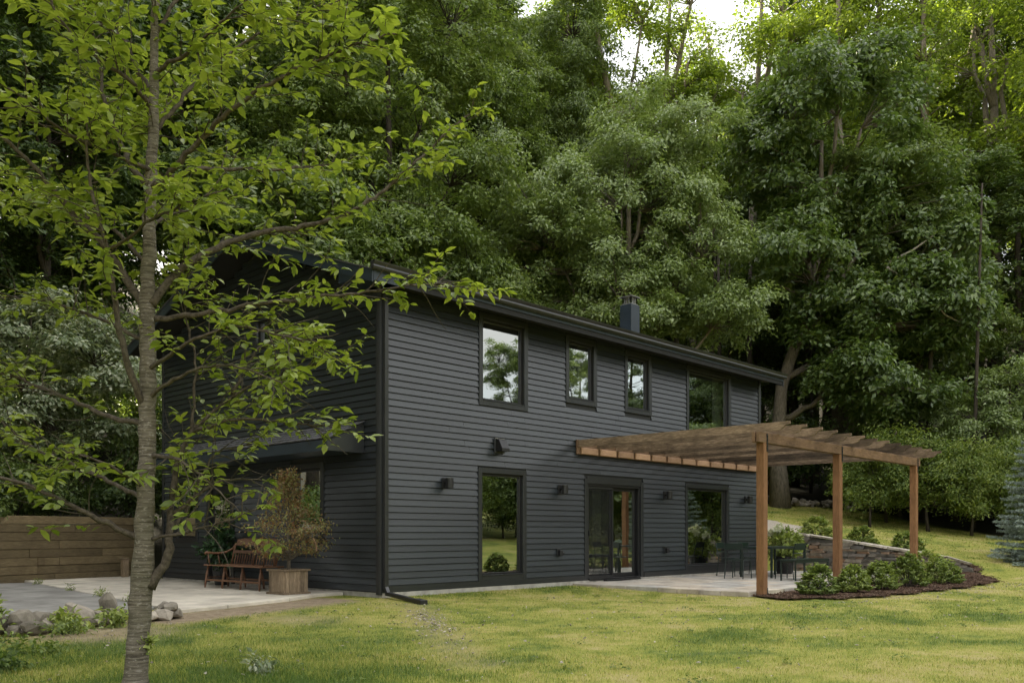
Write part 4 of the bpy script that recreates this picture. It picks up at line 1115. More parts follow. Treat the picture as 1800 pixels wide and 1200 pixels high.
def make_tree(name, label, loc, trunk, lobes, nclump, per, clump_r, leaf, mat, bark, group=None, flat=.6, droop=.25, up=.7, trunk_r=.25, limb_r=.1, hollow=.5, forks=None, rot=0, scale=1.0, cat='tree', sublobes=5, spray=.6):
    """trunk: list of local points; lobes: (x,y,z,rx,ry,rz); leaf: (length, width)"""
    o = thing(name, label, cat, loc, rot, group); o.scale = (scale,) * 3
    T = np.array(trunk, float); n = len(T)
    rad = [trunk_r * (1.25 if i == 0 else 1 - .8 * i / (n - 1)) for i in range(n)]
    b = MB(); b.tube(T, rad, 10); b.build('trunk', bark, o, smooth=True)
    br = MB()
    sub_l = []
    for l in lobes:
        sub_l.append((l[0], l[1], l[2], l[3] * .82, l[4] * .82, l[5] * .82))
        for q_ in range(sublobes):
            d_ = sph(1)[0]; f_ = rng.uniform(.28, .55); sub_l.append((l[0] + d_[0] * l[3] * .85, l[1] + d_[1] * l[4] * .85, l[2] + d_[2] * l[5] * .85, l[3] * f_, l[4] * f_, l[5] * f_ * .8))
    lob = np.array(sub_l, float); vol = (lob[:, 3] * lob[:, 4] * lob[:, 5]) ** (2 / 3); k = rng.choice(len(lob), nclump, p=vol / vol.sum())
    u = sph(nclump); u[:, 2] = u[:, 2] * .9 + .12; u = norm(u)
    rr = hollow + (1 - hollow) * rng.random(nclump) ** .6
    rr *= 1 + .12 * np.sin(u[:, 0] * 5 + k) * np.cos(u[:, 1] * 4 + 2 * k)
    cen = lob[k, :3] + u * lob[k, 3:] * rr[:, None]
    cr = clump_r * rng.uniform(.55, 1.35, nclump)
    # limbs
    limb_ends = forks if forks is not None else [tuple(l[:3]) for l in lobes]
    anchors = []
    for le in limb_ends:
        zt = np.clip(le[2] - rng.uniform(.25, .5) * abs(le[2] - T[0, 2]), T[1, 2], T[-1, 2]); a = np.array([np.interp(zt, T[:, 2], T[:, 0]), np.interp(zt, T[:, 2], T[:, 1]), zt])
        c = curve(a, le, -.3, 7, .12); br.tube(c, np.linspace(limb_r, limb_r * .35, 7), 6); anchors.append(c)
    A = np.concatenate([T[n // 3:]] + anchors)
    for c_, r_ in zip(cen, cr):
        w = np.linalg.norm(A - c_, axis=1) + np.maximum(0, A[:, 2] - c_[2]) * .8; a = A[np.argmin(w)]
        br.tube(curve(a, c_, .12, 4, .06), [limb_r * .28, limb_r * .2, limb_r * .13, limb_r * .05], 3, caps=False)
    tag(br.build('branches', bark, o, smooth=True), kind='stuff')
    # leaves
    m = np.maximum(8, (per * (cr / clump_r) ** 2).astype(int)); tot = m.sum(); ci = np.repeat(np.arange(nclump), m)
    g = sph(tot) * (rng.random((tot, 1)) ** .62) * .95; off = g * cr[ci, None] * [1, 1, flat]
    sd_ = norm((cen - lob[k, :3]) * [1, 1, .5] + rng.normal(0, .5, (nclump, 3)) * lob[k, 3:] * .35)
    off += sd_[ci] * (rng.uniform(-.9, 1.25, (tot, 1)) * cr[ci, None]) * spray
    off[:, 2] -= droop * (off[:, 0] ** 2 + off[:, 1] ** 2) / cr[ci]
    P = cen[ci] + off
    outw = norm(cen[ci] - lob[k][ci, :3]) * .6 + norm(off) * .5
    N = norm(np.array([0, 0, 1.0]) * up + outw * .6 + rng.normal(size=(tot, 3)) * .45)
    D = norm(norm(off * [1, 1, .3]) + rng.normal(size=(tot, 3)) * .6 + [0, 0, -.35]); D = norm(D - N * (D * N).sum(1, keepdims=True))
    Ls = leaf[0] * rng.uniform(.65, 1.25, tot)
    tag(leaf_obj('crown', P, D, N, Ls, Ls * leaf[1] / leaf[0] * rng.uniform(.8, 1.2, tot), mat, o), kind='stuff')
    return o

def dup(o, loc, rot, scale, label, group=None):
    c = copy_tree(o); c.location = loc; c.rotation_euler = (0, 0, rot); c.scale = scale if hasattr(scale, '__len__') else (scale,) * 3
    c['label'] = label
    if group: c['group'] = group
    elif 'group' in c: del c['group']
    return c
def G(x, y, dz=0): return (x, y, hz(x, y) + dz - .05)

# ------------------------------------------------------------------ big trees behind the house
# directions in plan: ri = to the right in the picture, bk = away from it
ri = np.array([.6851, -.7284]); fw = np.array([.7284, .6851])
def lb(r, b_, z, rx, rz, rb=None):
    p = ri * r + fw * b_; return (p[0], p[1], z, rx, rb or rx, rz)
x, y = 18.6, 8.2
beech = make_tree('beech_tree', 'broad pale green tree with drooping sprays just behind the chimney', G(x, y), [(0, 0, 0), (.1, 0, 3), (0, .2, 6), (.1, .1, 10), (0, 0, 15)],
    [lb(-.3, 0, 11.2, 3.6, 4.0), lb(2.6, -.6, 9.2, 2.2, 3.0), lb(-2.8, -.5, 9.4, 2.4, 2.6), lb(3.6, -1.0, 7.0, 1.6, 1.1), lb(.8, .5, 14.2, 2.6, 2.2), lb(-.6, -1.6, 7.4, 2.2, 1.4)],
    620, 175, .54, (.165, .078), M['leaf_beech'], M['bark_grey'], flat=.6, droop=.25, up=.7, trunk_r=.26, hollow=.72)
x, y = 24.5, 4.9
oak = make_tree('oak_tree', 'massive dark oak with a grey trunk beyond the house end and forked upper limbs', G(x, y), [(0, 0, 0), (-.1, .1, 2.5), (.1, 0, 5), (.9, -1.0, 9), (1.1, -1.2, 12.0), (1.2, -1.2, 15)],
    [lb(2.2, 0, 15, 3.6, 4.2), lb(5.2, -.4, 11.5, 2.6, 3.2), lb(.6, -.8, 9.8, 2.3, 2.2), lb(3.2, -1.2, 8.2, 2.6, 1.6), lb(2.0, -1.8, 6.0, 1.6, 1.0), lb(3.6, -2.2, 4.4, 2.0, 1.0), lb(4.2, .6, 18.0, 2.0, 1.8), lb(6.2, -1.6, 7.8, 1.8, 1.6)],
    560, 130, .66, (.25, .125), M['leaf_oak'], M['bark_grey'], flat=.55, droop=.3, up=.7, trunk_r=.36, limb_r=.15, hollow=.7,
    forks=[tuple((lambda p: (p[0], p[1], 15.5))(ri * 3.3)), tuple((lambda p: (p[0], p[1], 13.6))(ri * 4.4)), tuple((lambda p: (p[0], p[1], 15.0))(ri * .4)), tuple((lambda p: (p[0], p[1], 12.0))(ri * 4.0)), tuple((lambda p: (p[0], p[1], 17.5))(ri * 2.4)), tuple((lambda p: (p[0], p[1], 5.4))(ri * 2.6 - fw * 1.4)), tuple((lambda p: (p[0], p[1], 8.4))(ri * 4.6 - fw * .6))])
b = MB(); q = lambda r, b_, z: tuple(ri * r + fw * b_) + (z,)
b.tube([q(3.6, -1.8, 9.3), q(4.3, -2.2, 8.6), q(5.0, -2.4, 8.0), q(5.5, -2.5, 7.3), q(6.0, -2.6, 7.0), q(6.2, -2.6, 7.25)], [.06, .05, .045, .035, .025, .012], 6)
b.tube([q(5.2, -2.4, 7.75), q(5.9, -2.6, 7.6), q(6.5, -2.6, 7.7)], [.03, .02, .008], 5); b.tube([q(3.7, -1.8, 9.5), q(4.5, -2.1, 9.9), q(5.2, -2.2, 10.4)], [.05, .04, .02], 5)
b.build('dead_limb', M['deadwood'], oak, smooth=True)

x, y = 30.0, 17.5
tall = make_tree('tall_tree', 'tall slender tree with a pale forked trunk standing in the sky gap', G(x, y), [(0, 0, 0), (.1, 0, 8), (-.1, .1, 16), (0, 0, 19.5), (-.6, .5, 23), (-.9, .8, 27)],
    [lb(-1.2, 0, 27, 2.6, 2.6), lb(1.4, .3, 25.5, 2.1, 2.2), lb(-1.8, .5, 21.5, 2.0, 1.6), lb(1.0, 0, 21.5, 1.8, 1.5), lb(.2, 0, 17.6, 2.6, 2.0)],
    125, 105, .85, (.24, .12), M['leaf_sunglow'], M['bark_tan'], flat=.6, trunk_r=.42, limb_r=.17, hollow=.35, forks=[lb(1.6, .2, 24.5, 1, 1)[:3], lb(-1.6, .2, 25, 1, 1)[:3], lb(1.4, 0, 21, 1, 1)[:3]])
x, y = 35.5, 18.0
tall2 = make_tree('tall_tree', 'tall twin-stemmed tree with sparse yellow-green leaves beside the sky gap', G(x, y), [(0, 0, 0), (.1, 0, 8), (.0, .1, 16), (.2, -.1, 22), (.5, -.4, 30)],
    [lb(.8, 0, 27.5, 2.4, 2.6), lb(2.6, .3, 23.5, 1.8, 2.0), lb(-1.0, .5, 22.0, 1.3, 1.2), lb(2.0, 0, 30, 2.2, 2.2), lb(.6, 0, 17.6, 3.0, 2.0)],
    105, 95, .85, (.24, .12), M['leaf_sunglow'], M['bark_tan'], flat=.6, trunk_r=.36, limb_r=.2, hollow=.3, forks=[lb(2.2, .2, 29, 1, 1)[:3], lb(1.6, .2, 24, 1, 1)[:3], lb(-.8, 0, 22, 1, 1)[:3]])
# woodland type trees
x, y = 11.4, 14.0
wood_a = make_tree('woodland_tree', 'full green woodland tree rising straight behind the gable roof', G(x, y), [(0, 0, 0), (.1, .1, 4), (-.1, 0, 9), (.1, 0, 14), (0, 0, 19)],
    [lb(0, 0, 15.5, 3.6, 4.4), lb(-2.6, -.6, 12.2, 2.4, 3.0), lb(2.4, -.8, 12.4, 2.4, 2.8), lb(.4, -1.8, 9.6, 2.5, 2.0), lb(-1.8, -1.2, 18.4, 2.4, 2.4), lb(2.4, 0, 18.6, 2.3, 2.2), lb(3.2, -.8, 8.6, 1.7, 1.5)],
    600, 165, .60, (.175, .088), M['leaf_mid'], M['bark_dark'], flat=.55, trunk_r=.3, hollow=.7)
x, y = 9.0, 21.5
wood_b = make_tree('woodland_tree', 'dark leafy woodland tree seen above the gable peak', G(x, y), [(0, 0, 0), (.1, .1, 5), (-.2, 0, 11), (.1, 0, 17), (0, 0, 23)],
    [lb(0, 0, 18, 3.8, 5.0), lb(-2.8, -.6, 14, 2.6, 3.2), lb(2.8, -.8, 14.5, 2.6, 3.0), lb(.2, -2, 10.5, 2.8, 2.4), lb(0, -.4, 6.6, 2.6, 2.0), lb(1.8, .5, 22, 2.6, 2.4)],
    520, 140, .70, (.225, .112), M['leaf_dark'], M['bark_dark'], flat=.55, trunk_r=.34, hollow=.7)

# small understory trees along the roof line
x, y = 13.4, 10.6
under = make_tree('understory_tree', 'slim young tree with bluish leaves right behind the roof', G(x, y), [(0, 0, 0), (.1, 0, 3), (0, .1, 6), (.1, 0, 9.5)],
    [lb(0, 0, 8.4, 1.7, 1.7), lb(-1.3, -.3, 6.9, 1.4, 1.0), lb(1.2, 0, 6.9, 1.3, 1.0), lb(.3, 0, 10.0, 1.1, 1.0)], 90, 150, .55, (.16, .085), M['leaf_mid'], M['bark_grey'], trunk_r=.10, limb_r=.05, hollow=.4)
dup(under, G(16.4, 11.5), 2.1, (1.05, 1.05, 1.0), 'slim young tree behind the roof between the gable and the chimney')
dup(under, G(9.2, 11.6), 4.0, (1.15, 1.15, 1.02), 'slim young tree rising behind the roof slope near the gable peak')
dup(under, G(6.0, 11.8), 1.0, (1.3, 1.3, 1.1), 'low leafy young tree just behind the gable peak')

# dense wood: copies placed one by one through the background
WOOD = 'trees standing deep in the wood'
ws = [  # (x, y, src, rot, scale)
    (2.5, 21.0, 'b', .5, (1.05, 1.05, 1.05)), (-3.0, 25.0, 'b', 2.2, (1.2, 1.2, 1.15)), (5.5, 27.0, 'a', 1.2, (1.2, 1.2, 1.3)), (13.0, 26.0, 'b', 3.9, (1.2, 1.2, 1.2)), (18.5, 20.5, 'a', 2.7, (1.1, 1.1, 1.15)),
    (20.5, 27.0, 'b', 5.0, (1.15, 1.15, 1.2)), (25.0, 13.8, 'b', 1.9, (.85, .85, .62)), (27.0, 23.0, 'a', .2, (1.15, 1.15, 1.02)), (34.0, 9.0, 'b', 4.4, (.9, .9, .7)), (22.0, 20.0, 'a', 3.1, (1.05, 1.05, 1.0)), (28.9, 19.9, 'a', 1.1, (.9, .9, 1.2)),
    (33.0, 3.8, 'b', .9, (.95, .95, .72)), (36.8, -.8, 'b', 2.9, (1.0, 1.0, .66)), (43.5, 9.5, 'b', .4, (1.2, 1.2, .8)),
    (39.5, -6.0, 'a', 4.0, (1.1, 1.1, 1.2)), (46.0, -4.0, 'b', 2.0, (1.2, 1.2, .8)), (48.0, 16.0, 'b', 1.0, (1.2, 1.2, .7)), (44.0, 22.0, 'a', 2.4, (1.2, 1.2, 1.0)), (-9.0, 24.0, 'b', 3.0, (1.1, 1.1, 1.1)), (-6.0, 19.5, 'a', 5.0, (1.0, 1.0, 1.0)), (-13.0, 17.0, 'b', 1.4, (1.1, 1.1, 1.0)),
    (29.5, 1.2, 'b', 3.3, (.8, .8, .62)), (0.5, 16.8, 'b', 4.7, (.8, .8, .62)), (5.2, 17.6, 'b', 2.6, (.85, .85, .7)), (22.5, 12.0, 'b', 5.6, (.75, .75, .6))]
OWN = {(2.5, 21.0): 'dark leafy tree rising behind the dogwood and the timber wall', (.5, 16.8): 'low dark tree directly behind the dogwood', (5.2, 17.6): 'low dark tree showing left of the gable peak', (13.0, 26.0): 'tall dark tree showing above the gable peak behind the cherry',
       (18.5, 20.5): 'full green tree in the wood left of the pale beech crown', (28.9, 19.9): 'tall green tree filling the wood just left of the sky gap', (33.0, 3.8): 'dark tree in the wood behind the lower crown of the oak', (29.5, 1.2): 'low dark tree behind the shrub row and the last pergola post',
       (36.8, -.8): 'dark tree in the wood at the picture edge above the blue spruce', (25.0, 13.8): 'dark tree standing in the wood between the beech and the oak', (22.5, 12.0): 'low dark tree behind the end of the house roof'}
for i, (x, y, s, r_, sc) in enumerate(ws):
    own = OWN.get((x, y))
    dup(wood_a if s == 'a' else wood_b, G(x, y), r_, sc, own or 'tree standing among the others deep in the dark wood behind', WOOD)
far = [(4.1, 31.0, 1.1, 'b'), (36.0, 29.0, 1.2, 'a'), (44.5, 16.5, 1.0, 'b'), (19.0, 24.3, 1.0, 'b'), (35.2, 26.5, 1.15, 'b'), (38.5, 24.5, 1.05, 'a'), (41.5, 21.0, .72, 'b'), (46.0, 19.0, .8, 'a'), (48.5, 13.5, 1.12, 'b'), (51.0, 10.0, 1.2, 'a'), (52.5, 5.5, 1.1, 'b'), (54.0, 1.5, 1.2, 'a'), (54.5, -3.0, 1.15, 'b'), (29.0, 30.0, 1.2, 'b'), (47.0, 8.0, .95, 'a'), (42.5, 13.5, .85, 'b')]
for x, y, sc, s in far:
    dup(wood_a if s == 'a' else wood_b, G(x, y), random.uniform(0, 6), (1.15, 1.15, sc), 'tree in the farthest row of the wood against the sky', 'farthest row of trees against the sky')
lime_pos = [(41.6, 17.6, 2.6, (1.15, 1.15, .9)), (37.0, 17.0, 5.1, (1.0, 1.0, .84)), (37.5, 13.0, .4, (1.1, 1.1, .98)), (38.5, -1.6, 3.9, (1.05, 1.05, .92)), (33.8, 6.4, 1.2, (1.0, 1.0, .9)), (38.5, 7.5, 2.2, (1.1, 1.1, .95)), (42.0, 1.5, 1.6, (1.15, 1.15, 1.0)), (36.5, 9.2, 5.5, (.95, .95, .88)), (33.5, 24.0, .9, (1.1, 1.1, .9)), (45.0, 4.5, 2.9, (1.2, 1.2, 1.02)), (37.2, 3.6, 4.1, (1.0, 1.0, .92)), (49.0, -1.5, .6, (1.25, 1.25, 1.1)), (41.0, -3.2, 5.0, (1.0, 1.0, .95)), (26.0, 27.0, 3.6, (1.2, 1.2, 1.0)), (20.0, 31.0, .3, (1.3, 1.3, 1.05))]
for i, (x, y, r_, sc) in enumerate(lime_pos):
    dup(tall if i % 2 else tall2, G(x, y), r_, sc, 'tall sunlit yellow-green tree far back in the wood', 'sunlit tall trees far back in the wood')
# bare straight stems inside the wood
bmesh_stem = MB(); bmesh_stem.tube([(0, 0, 0), (.05, .03, 4), (-.04, .02, 8), (.06, -.03, 13)], [.13, .11, .09, .05], 7)
sm = bmesh_stem.mesh('tree_stem', M['bark_dark'], smooth=True)
for i in range(26):
    x = random.uniform(22, 34); y = random.uniform(-3, 13)
    if x < woods_edge(y) + 1.2: continue
    tag(link('tree_stem', sm, None, G(x, y), (random.uniform(-.05, .05), random.uniform(-.05, .05), random.uniform(0, 6)), (random.uniform(.6, 1.3),) * 2 + (1,)), 'thin dark bare stem inside the shaded wood', 'tree stem', 'thin stems inside the shaded wood')

# trees across the lawn, behind the camera: they show in the window panes
ACROSS = 'trees across the lawn mirrored in the windows'
for i, (x, y, src, r_, sc) in enumerate([(17, -30, wood_a, 1.2, .72), (26.5, -29, beech, 3.0, .92), (35, -29, wood_a, 5.0, .62), (9, -36, wood_b, 2.0, .55), (44, -31, wood_a, 4.1, .66), (50, -23, wood_b, .7, .72), (24, -42, tall, 1.9, .6), (58, -27, wood_b, 3.3, .8), (33, -43, wood_a, .2, .75), (54, -14, wood_a, 1.0, .9), (41, -24, wood_b, 4.4, .62)]):
    dup(src, G(x, y), r_, sc, 'leafy tree across the lawn seen reflected in the window panes', ACROSS)
# trees closing the garden on the drive side
for i, (x, y, src, r_, sc) in enumerate([(-8.8, 15.2, wood_a, 2.0, (.9, .9, .7)), (-12.5, 10, wood_b, 1.2, 1.2), (-13.5, 4, wood_a, 3.0, 1.25), (-12, 16, wood_a, 5.0, 1.2), (-14, -2.5, wood_b, 2.0, 1.2), (-19, 7, wood_a, 4.0, 1.1), (-20, 0, wood_b, .4, 1.1)]):
    dup(src, G(x, y), r_, sc, 'leafy tree on the far side of the driveway out of the picture', 'trees beyond the driveway')

# dogwood with pale layered sprays
dog = make_tree('dogwood_tree', 'dogwood with pale cream-flowered layered branches behind the timber wall', G(-1.2, 13.4), [(0, 0, 0), (.1, 0, 1.5), (0, .1, 3), (.1, 0, 5)],
    [lb(0, 0, 4.2, 2.0, 1.3), lb(-1.6, -.3, 3.4, 1.6, 1.0), lb(1.6, -.2, 3.6, 1.5, .9), lb(.5, -.6, 2.3, 1.7, .7), lb(-.9, -.5, 2.2, 1.5, .7)], 170, 160, .5, (.12, .065), M['leaf_dogwood'], M['bark_dark'], flat=.3, droop=.3, up=1.1, trunk_r=.12, limb_r=.05, hollow=.5, scale=1.2)
# dark shrubs over the timber wall
hedge0 = make_tree('shrub', 'dark shrub spilling over the timber wall top', G(-4.6, 11.2), [(0, 0, 0), (0, .1, .6), (.1, 0, 1.6)], [lb(0, 0, 1.5, 1.2, .8), lb(1.2, 0, 1.2, 1.0, .7), lb(-1.0, 0, 1.3, 1.0, .7)], 70, 130, .42, (.11, .06), M['leaf_dark'], M['bark_dark'], trunk_r=.05, limb_r=.03, cat='shrub')
dup(hedge0, G(-2.0, 11.6), 2.0, 1.0, 'dark shrub in the middle behind the timber wall')
dup(hedge0, G(.8, 11.9), 3.6, 1.15, 'dark shrub behind the timber wall near the house back corner')
dup(hedge0, G(-7.6, 10.4), 5.2, 1.2, 'dark shrub past the low end of the timber wall')

UG = [(27.5, 1.2), (29.2, -.4), (27.2, -3.0), (29.5, 3.6), (27.8, 6.4), (25.4, 8.6), (22.8, 10.2), (30.5, -4.6), (31.5, 1.4), (29.8, 8.2), (19.6, 11.6), (33.2, -2.2), (33.5, 5.0), (26.0, 11.0), (6.2, 24.0), (8.4, 27.5), (3.2, 22.5), (10.5, 25.5), (-1.5, 19.5), (5.0, 30.0), (9.5, 31.0), (1.5, 25.5), (7.0, 21.0), (12.5, 22.0)]
for x, y in UG:
    dup(hedge0, G(x, y), random.uniform(0, 6), (1.5, 1.5, random.uniform(1.2, 1.7)), 'dark undergrowth shrub in the shade under the wood', 'undergrowth shrubs in the shaded wood')
# hedge shrubs on small stems by the wood
hs = make_tree('hedge_shrub', 'tall loose shrub with bright shoot tips behind the last pergola post', G(21.8, .2), [(0, 0, 0), (.05, 0, .6), (0, .05, 1.4), (0, 0, 2.4)], [lb(0, 0, 1.9, 1.15, 1.0), lb(.8, 0, 1.4, .8, .6), lb(-.8, 0, 1.5, .7, .6), lb(.1, 0, 2.6, .7, .6)], 110, 130, .36, (.105, .045), M['leaf_hedge'], M['bark_dark'], flat=.8, droop=.0, up=.3, trunk_r=.05, limb_r=.03, hollow=.35, cat='shrub')
for (x, y, r_, sc, lab) in [(23.2, -1.3, 2.0, (1.25, 1.25, 1.15), 'largest loose shrub in the row before the wood'), (23.9, -2.5, 4.0, (1.05, 1.05, 1.02), 'loose shrub in the row next to the blue spruce gap'), (25.3, -3.4, .7, (1.15, 1.15, 1.1), 'loose shrub behind the blue spruce'), (24.4, .6, 3.1, (1.2, 1.2, 1.1), 'shaded loose shrub at the back of the row by the wood')]:
    dup(hs, G(x, y), r_, sc, lab)
low = make_tree('understory_tree', 'pale understory tree with layered leaves at the wood edge above the spruce', G(28.2, -2.6), [(0, 0, 0), (.1, .1, 2), (0, 0, 4.5), (.1, 0, 6)], [lb(0, 0, 5.2, 1.9, 1.2), lb(-1.6, -.4, 4.2, 1.4, .8), lb(1.6, 0, 4.0, 1.6, .9), lb(.3, -.6, 3.0, 1.8, .8)], 130, 140, .5, (.13, .065), M['leaf_beech'], M['bark_dark'], flat=.4, up=.9, trunk_r=.09, limb_r=.05)
for i in range(26):
    a = R(-70 + i * 2.5 + random.uniform(-.6, .6)); rr_ = 34 + 9 * (i % 2) + random.uniform(-1, 1); x, y = 6 + rr_ * math.cos(a), -1 + rr_ * math.sin(a)
    dup(low, G(x, y, -.6), random.uniform(0, 6), (1.25, 1.25, random.uniform(1.0, 1.3)), 'low leafy tree across the lawn seen reflected in the window panes', 'low trees across the lawn mirrored in the windows')
    dup(hs, G(x + 1.5, y + 2.5, -.3), random.uniform(0, 6), random.uniform(1.3, 1.7), 'shrub across the lawn seen reflected in the lower window panes', 'shrubs across the lawn mirrored in the windows')
dup(low, G(31.0, -6.2), 2.5, 1.2, 'understory tree with layered leaves at the wood edge past the spruce')

# ------------------------------------------------------------------ blue spruce
sp = thing('blue_spruce', 'blue-grey spruce at the lawn edge by the shrub row', 'tree', G(18.3, -6.3))
SH = 5.6
b = MB(); b.tube([(0, 0, 0), (0, 0, SH * .5), (0, 0, SH)], [.11, .07, .01], 8); b.build('trunk', M['bark_dark'], sp, smooth=True)
Ps, Ds, Ns = [], [], []; br = MB()
z = .25
while z < SH - .1:
    rmax = 1.75 * (1 - z / SH) ** .85 + .05; nb = max(5, int(11 * (1 - z / SH) + 4))
    for k in range(nb):
        a = 2 * math.pi * (k + rng.random() * .8) / nb; ln = rmax * rng.uniform(.75, 1.1); d = np.array([math.cos(a), math.sin(a), 0])
        pts = np.array([[0, 0, z], *[d * ln * t_ + [0, 0, z - .16 * ln * t_ * 1.6 + .20 * ln * t_ * t_] for t_ in (.3, .6, .85, 1.0)]], float)
        br.tube(pts, [.02, .016, .012, .008, .004], 4, caps=False)
        m = int(46 * ln) + 6
        for t_ in np.linspace(.22, 1.0, m):
            c = d * ln * t_ + np.array([0, 0, z - .256 * ln * t_ + .20 * ln * t_ * t_])
            wdt = .30 * ln * (1.05 - t_) + .07
            nn = 8
            s_ = np.array([-d[1], d[0], 0])
            pos = c + s_ * rng.uniform(-wdt, wdt, (nn, 1)) + d * rng.uniform(-.03, .05, (nn, 1)); pos[:, 2] -= np.abs((pos - c) @ s_) * .25
            Ps.append(pos); Ds.append(np.tile(d, (nn, 1)) * .7 + rng.normal(0, .55, (nn, 3)) + [0, 0, .25]); Ns.append(rng.normal(0, .6, (nn, 3)) + [0, 0, 1])
    z += rng.uniform(.13, .2)
tag(br.build('branches', M['bark_dark'], sp), kind='stuff')
Ps, Ds, Ns = map(np.concatenate, (Ps, Ds, Ns))
tag(leaf_obj('needles', Ps, Ds, Ns, rng.uniform(.05, .085, len(Ps)), rng.uniform(.018, .028, len(Ps)), M['needle'], sp, fold=.3), kind='stuff')

# ------------------------------------------------------------------ mounded shrubs in the beds
def shrub(label, loc, r, h, n=1700, leaf=(.085, .036), mat='leaf_shrub', seed=0, group=None):
    o = thing('mound_shrub', label, 'shrub', loc, rng.uniform(0, 6), group)
    st = MB()
    ns = 26
    for i in range(ns):
        u = sph(1)[0]; u[2] = abs(u[2]) * .9 + .1; e = u * [r, r, h] * rng.uniform(.7, .98)
        st.tube([(u[0] * .05, u[1] * .05, 0), (e[0] * .45, e[1] * .45, e[2] * .6), tuple(e)], [.009, .006, .003], 4, caps=False)
    st.build('stems', M['bark_dark'], o)
    m = 150; u = sph(m); u[:, 2] = np.abs(u[:, 2]) * .95 - .05
    c = u * [r, r, h] * (.72 + .24 * rng.random((m, 1)) ** .5); c[:, 2] = np.maximum(c[:, 2], .06)
    per = n // m + 1; ci = np.repeat(np.arange(m), per); k = len(ci)
    ph = rng.uniform(0, 2 * np.pi, k); sd = np.stack([np.cos(ph), np.sin(ph), np.zeros(k)], -1)
    ax = norm(norm(c[ci]) + [0, 0, .7])
    P = c[ci] + ax * rng.uniform(-.02, .07, (k, 1)) * 1.3; D = norm(sd + ax * rng.uniform(.1, .9, (k, 1))); N = norm(ax + rng.normal(0, .3, (k, 3)))
    P[:, 2] = np.maximum(P[:, 2], .015)
    Ls = leaf[0] * rng.uniform(.7, 1.2, k)
    leaf_obj('foliage', P, D, N, Ls, Ls * leaf[1] / leaf[0], M[mat], o, fold=.2)
    return o
for (x, y, r, h, lab) in [(6.1, -5.05, .34, .60, 'round shrub in the mulch closest to the front pergola post'), (7.2, -5.25, .31, .56, 'second round shrub from the front pergola post'), (8.4, -5.3, .33, .60, 'middle round shrub of the row in front of the stone wall'),
                          (9.8, -5.35, .38, .80, 'tallest round shrub of the row before the last post'), (11.5, -5.5, .40, .60, 'round shrub at the front end of the mulch bed row'), (12.6, -4.75, .60, .78, 'round shrub tucked between the last post and the mulch point')]:
    shrub(lab, (x, y, hz(x, y) + .02), r, h, 3600, (.062, .03))
for (x, y, r, h, lab, mat) in [(15.25, -.85, .50, .80, 'loose pale shrub above the stone wall beside the gravel', 'leaf_shrub'), (15.75, -1.95, .42, .62, 'dark round shrub above the middle of the stone wall', 'leaf_hedge'), (15.65, -3.25, .44, .66, 'dark round shrub above the low end of the stone wall', 'leaf_hedge')]:
    shrub(lab, (x, y, hz(x, y) + .02), r, h, 2600, (.08, .036), mat)

# hydrangea in the dark pot
hy = thing('hydrangea', 'white-flowered hydrangea growing in the dark pot on the patio', 'plant', (12.45, -1.25, .42))
def bushy(parent, c, r, h, n, leaf, mat, name='foliage', cr=.13, up=.8):
    m = max(6, n // 16); u = sph(m); cen = np.array(c) + u * [r, r, h] * rng.uniform(.35, 1, (m, 1)); ci = np.repeat(np.arange(m), 16)
    P = cen[ci] + rng.normal(0, cr * .5, (len(ci), 3)); N = norm(norm(u)[ci] * .6 + [0, 0, up] + rng.normal(0, .4, (len(ci), 3))); D = norm(u[ci] + rng.normal(0, .7, (len(ci), 3)) - [0, 0, .2])
    L = leaf[0] * rng.uniform(.7, 1.2, len(ci)); return leaf_obj(name, P, D, N, L, L * leaf[1] / leaf[0], M[mat], parent)
bushy(hy, (0, 0, .38), .55, .36, 1500, (.12, .075), 'leaf_shrub')
b = MB()
for i in range(14):
    a = i * 2.4; b.tube([(0, 0, 0), (.2 * math.cos(a), .2 * math.sin(a), .25), (.4 * math.cos(a), .4 * math.sin(a), .5)], [.008, .006, .004], 4, caps=False)
b.build('stems', M['bark_dark'], hy)
for i, (r_, bb, z) in enumerate([(-.42, -.2, .66), (-.30, -.32, .74), (-.16, -.1, .80), (-.5, .05, .58)]):
    p = ri * r_ + fw * bb; bushy(hy, (p[0], p[1], z), .11, .09, 420, (.035, .03), 'petal', 'bloom', .03, .3)
# leafy plant behind the settle
pp = thing('potted_plant', 'broad-leaved dark green plant in the pot behind the settle', 'plant', (-.38, 4.75, .34))
bushy(pp, (0, 0, .45), .38, .40, 520, (.16, .07), 'leaf_house'); b = MB()
for i in range(9):
    a = i * 2.4; b.tube([(0, 0, 0), (.12 * math.cos(a), .12 * math.sin(a), .3), (.25 * math.cos(a), .25 * math.sin(a), .6)], [.008, .006, .004], 4, caps=False)
b.build('stems', M['bark_dark'], pp)
# indoor plants
ip = thing('houseplant', 'trailing houseplant behind the glass of the wide lower window', 'plant', (10.3, .55, .44)); bushy(ip, (0, 0, .16), .24, .16, 240, (.11, .06), 'leaf_house')
fl = thing('flowers', 'white mophead flowers in the vase inside the sliding door', 'flowers', (7.25, 1.0, .75))
for dx, dz in ((-.22, .16), (0, .2), (.2, .17)): bushy(fl, (dx, 0, dz), .13, .11, 500, (.045, .04), 'petal', 'bloom', .03, .3)
b = MB()
for dx in (-.2, 0, .2): b.tube([(0, 0, -.1), (dx, 0, .16)], .006, 5)
b.build('stems', M['leaf_house'], fl)

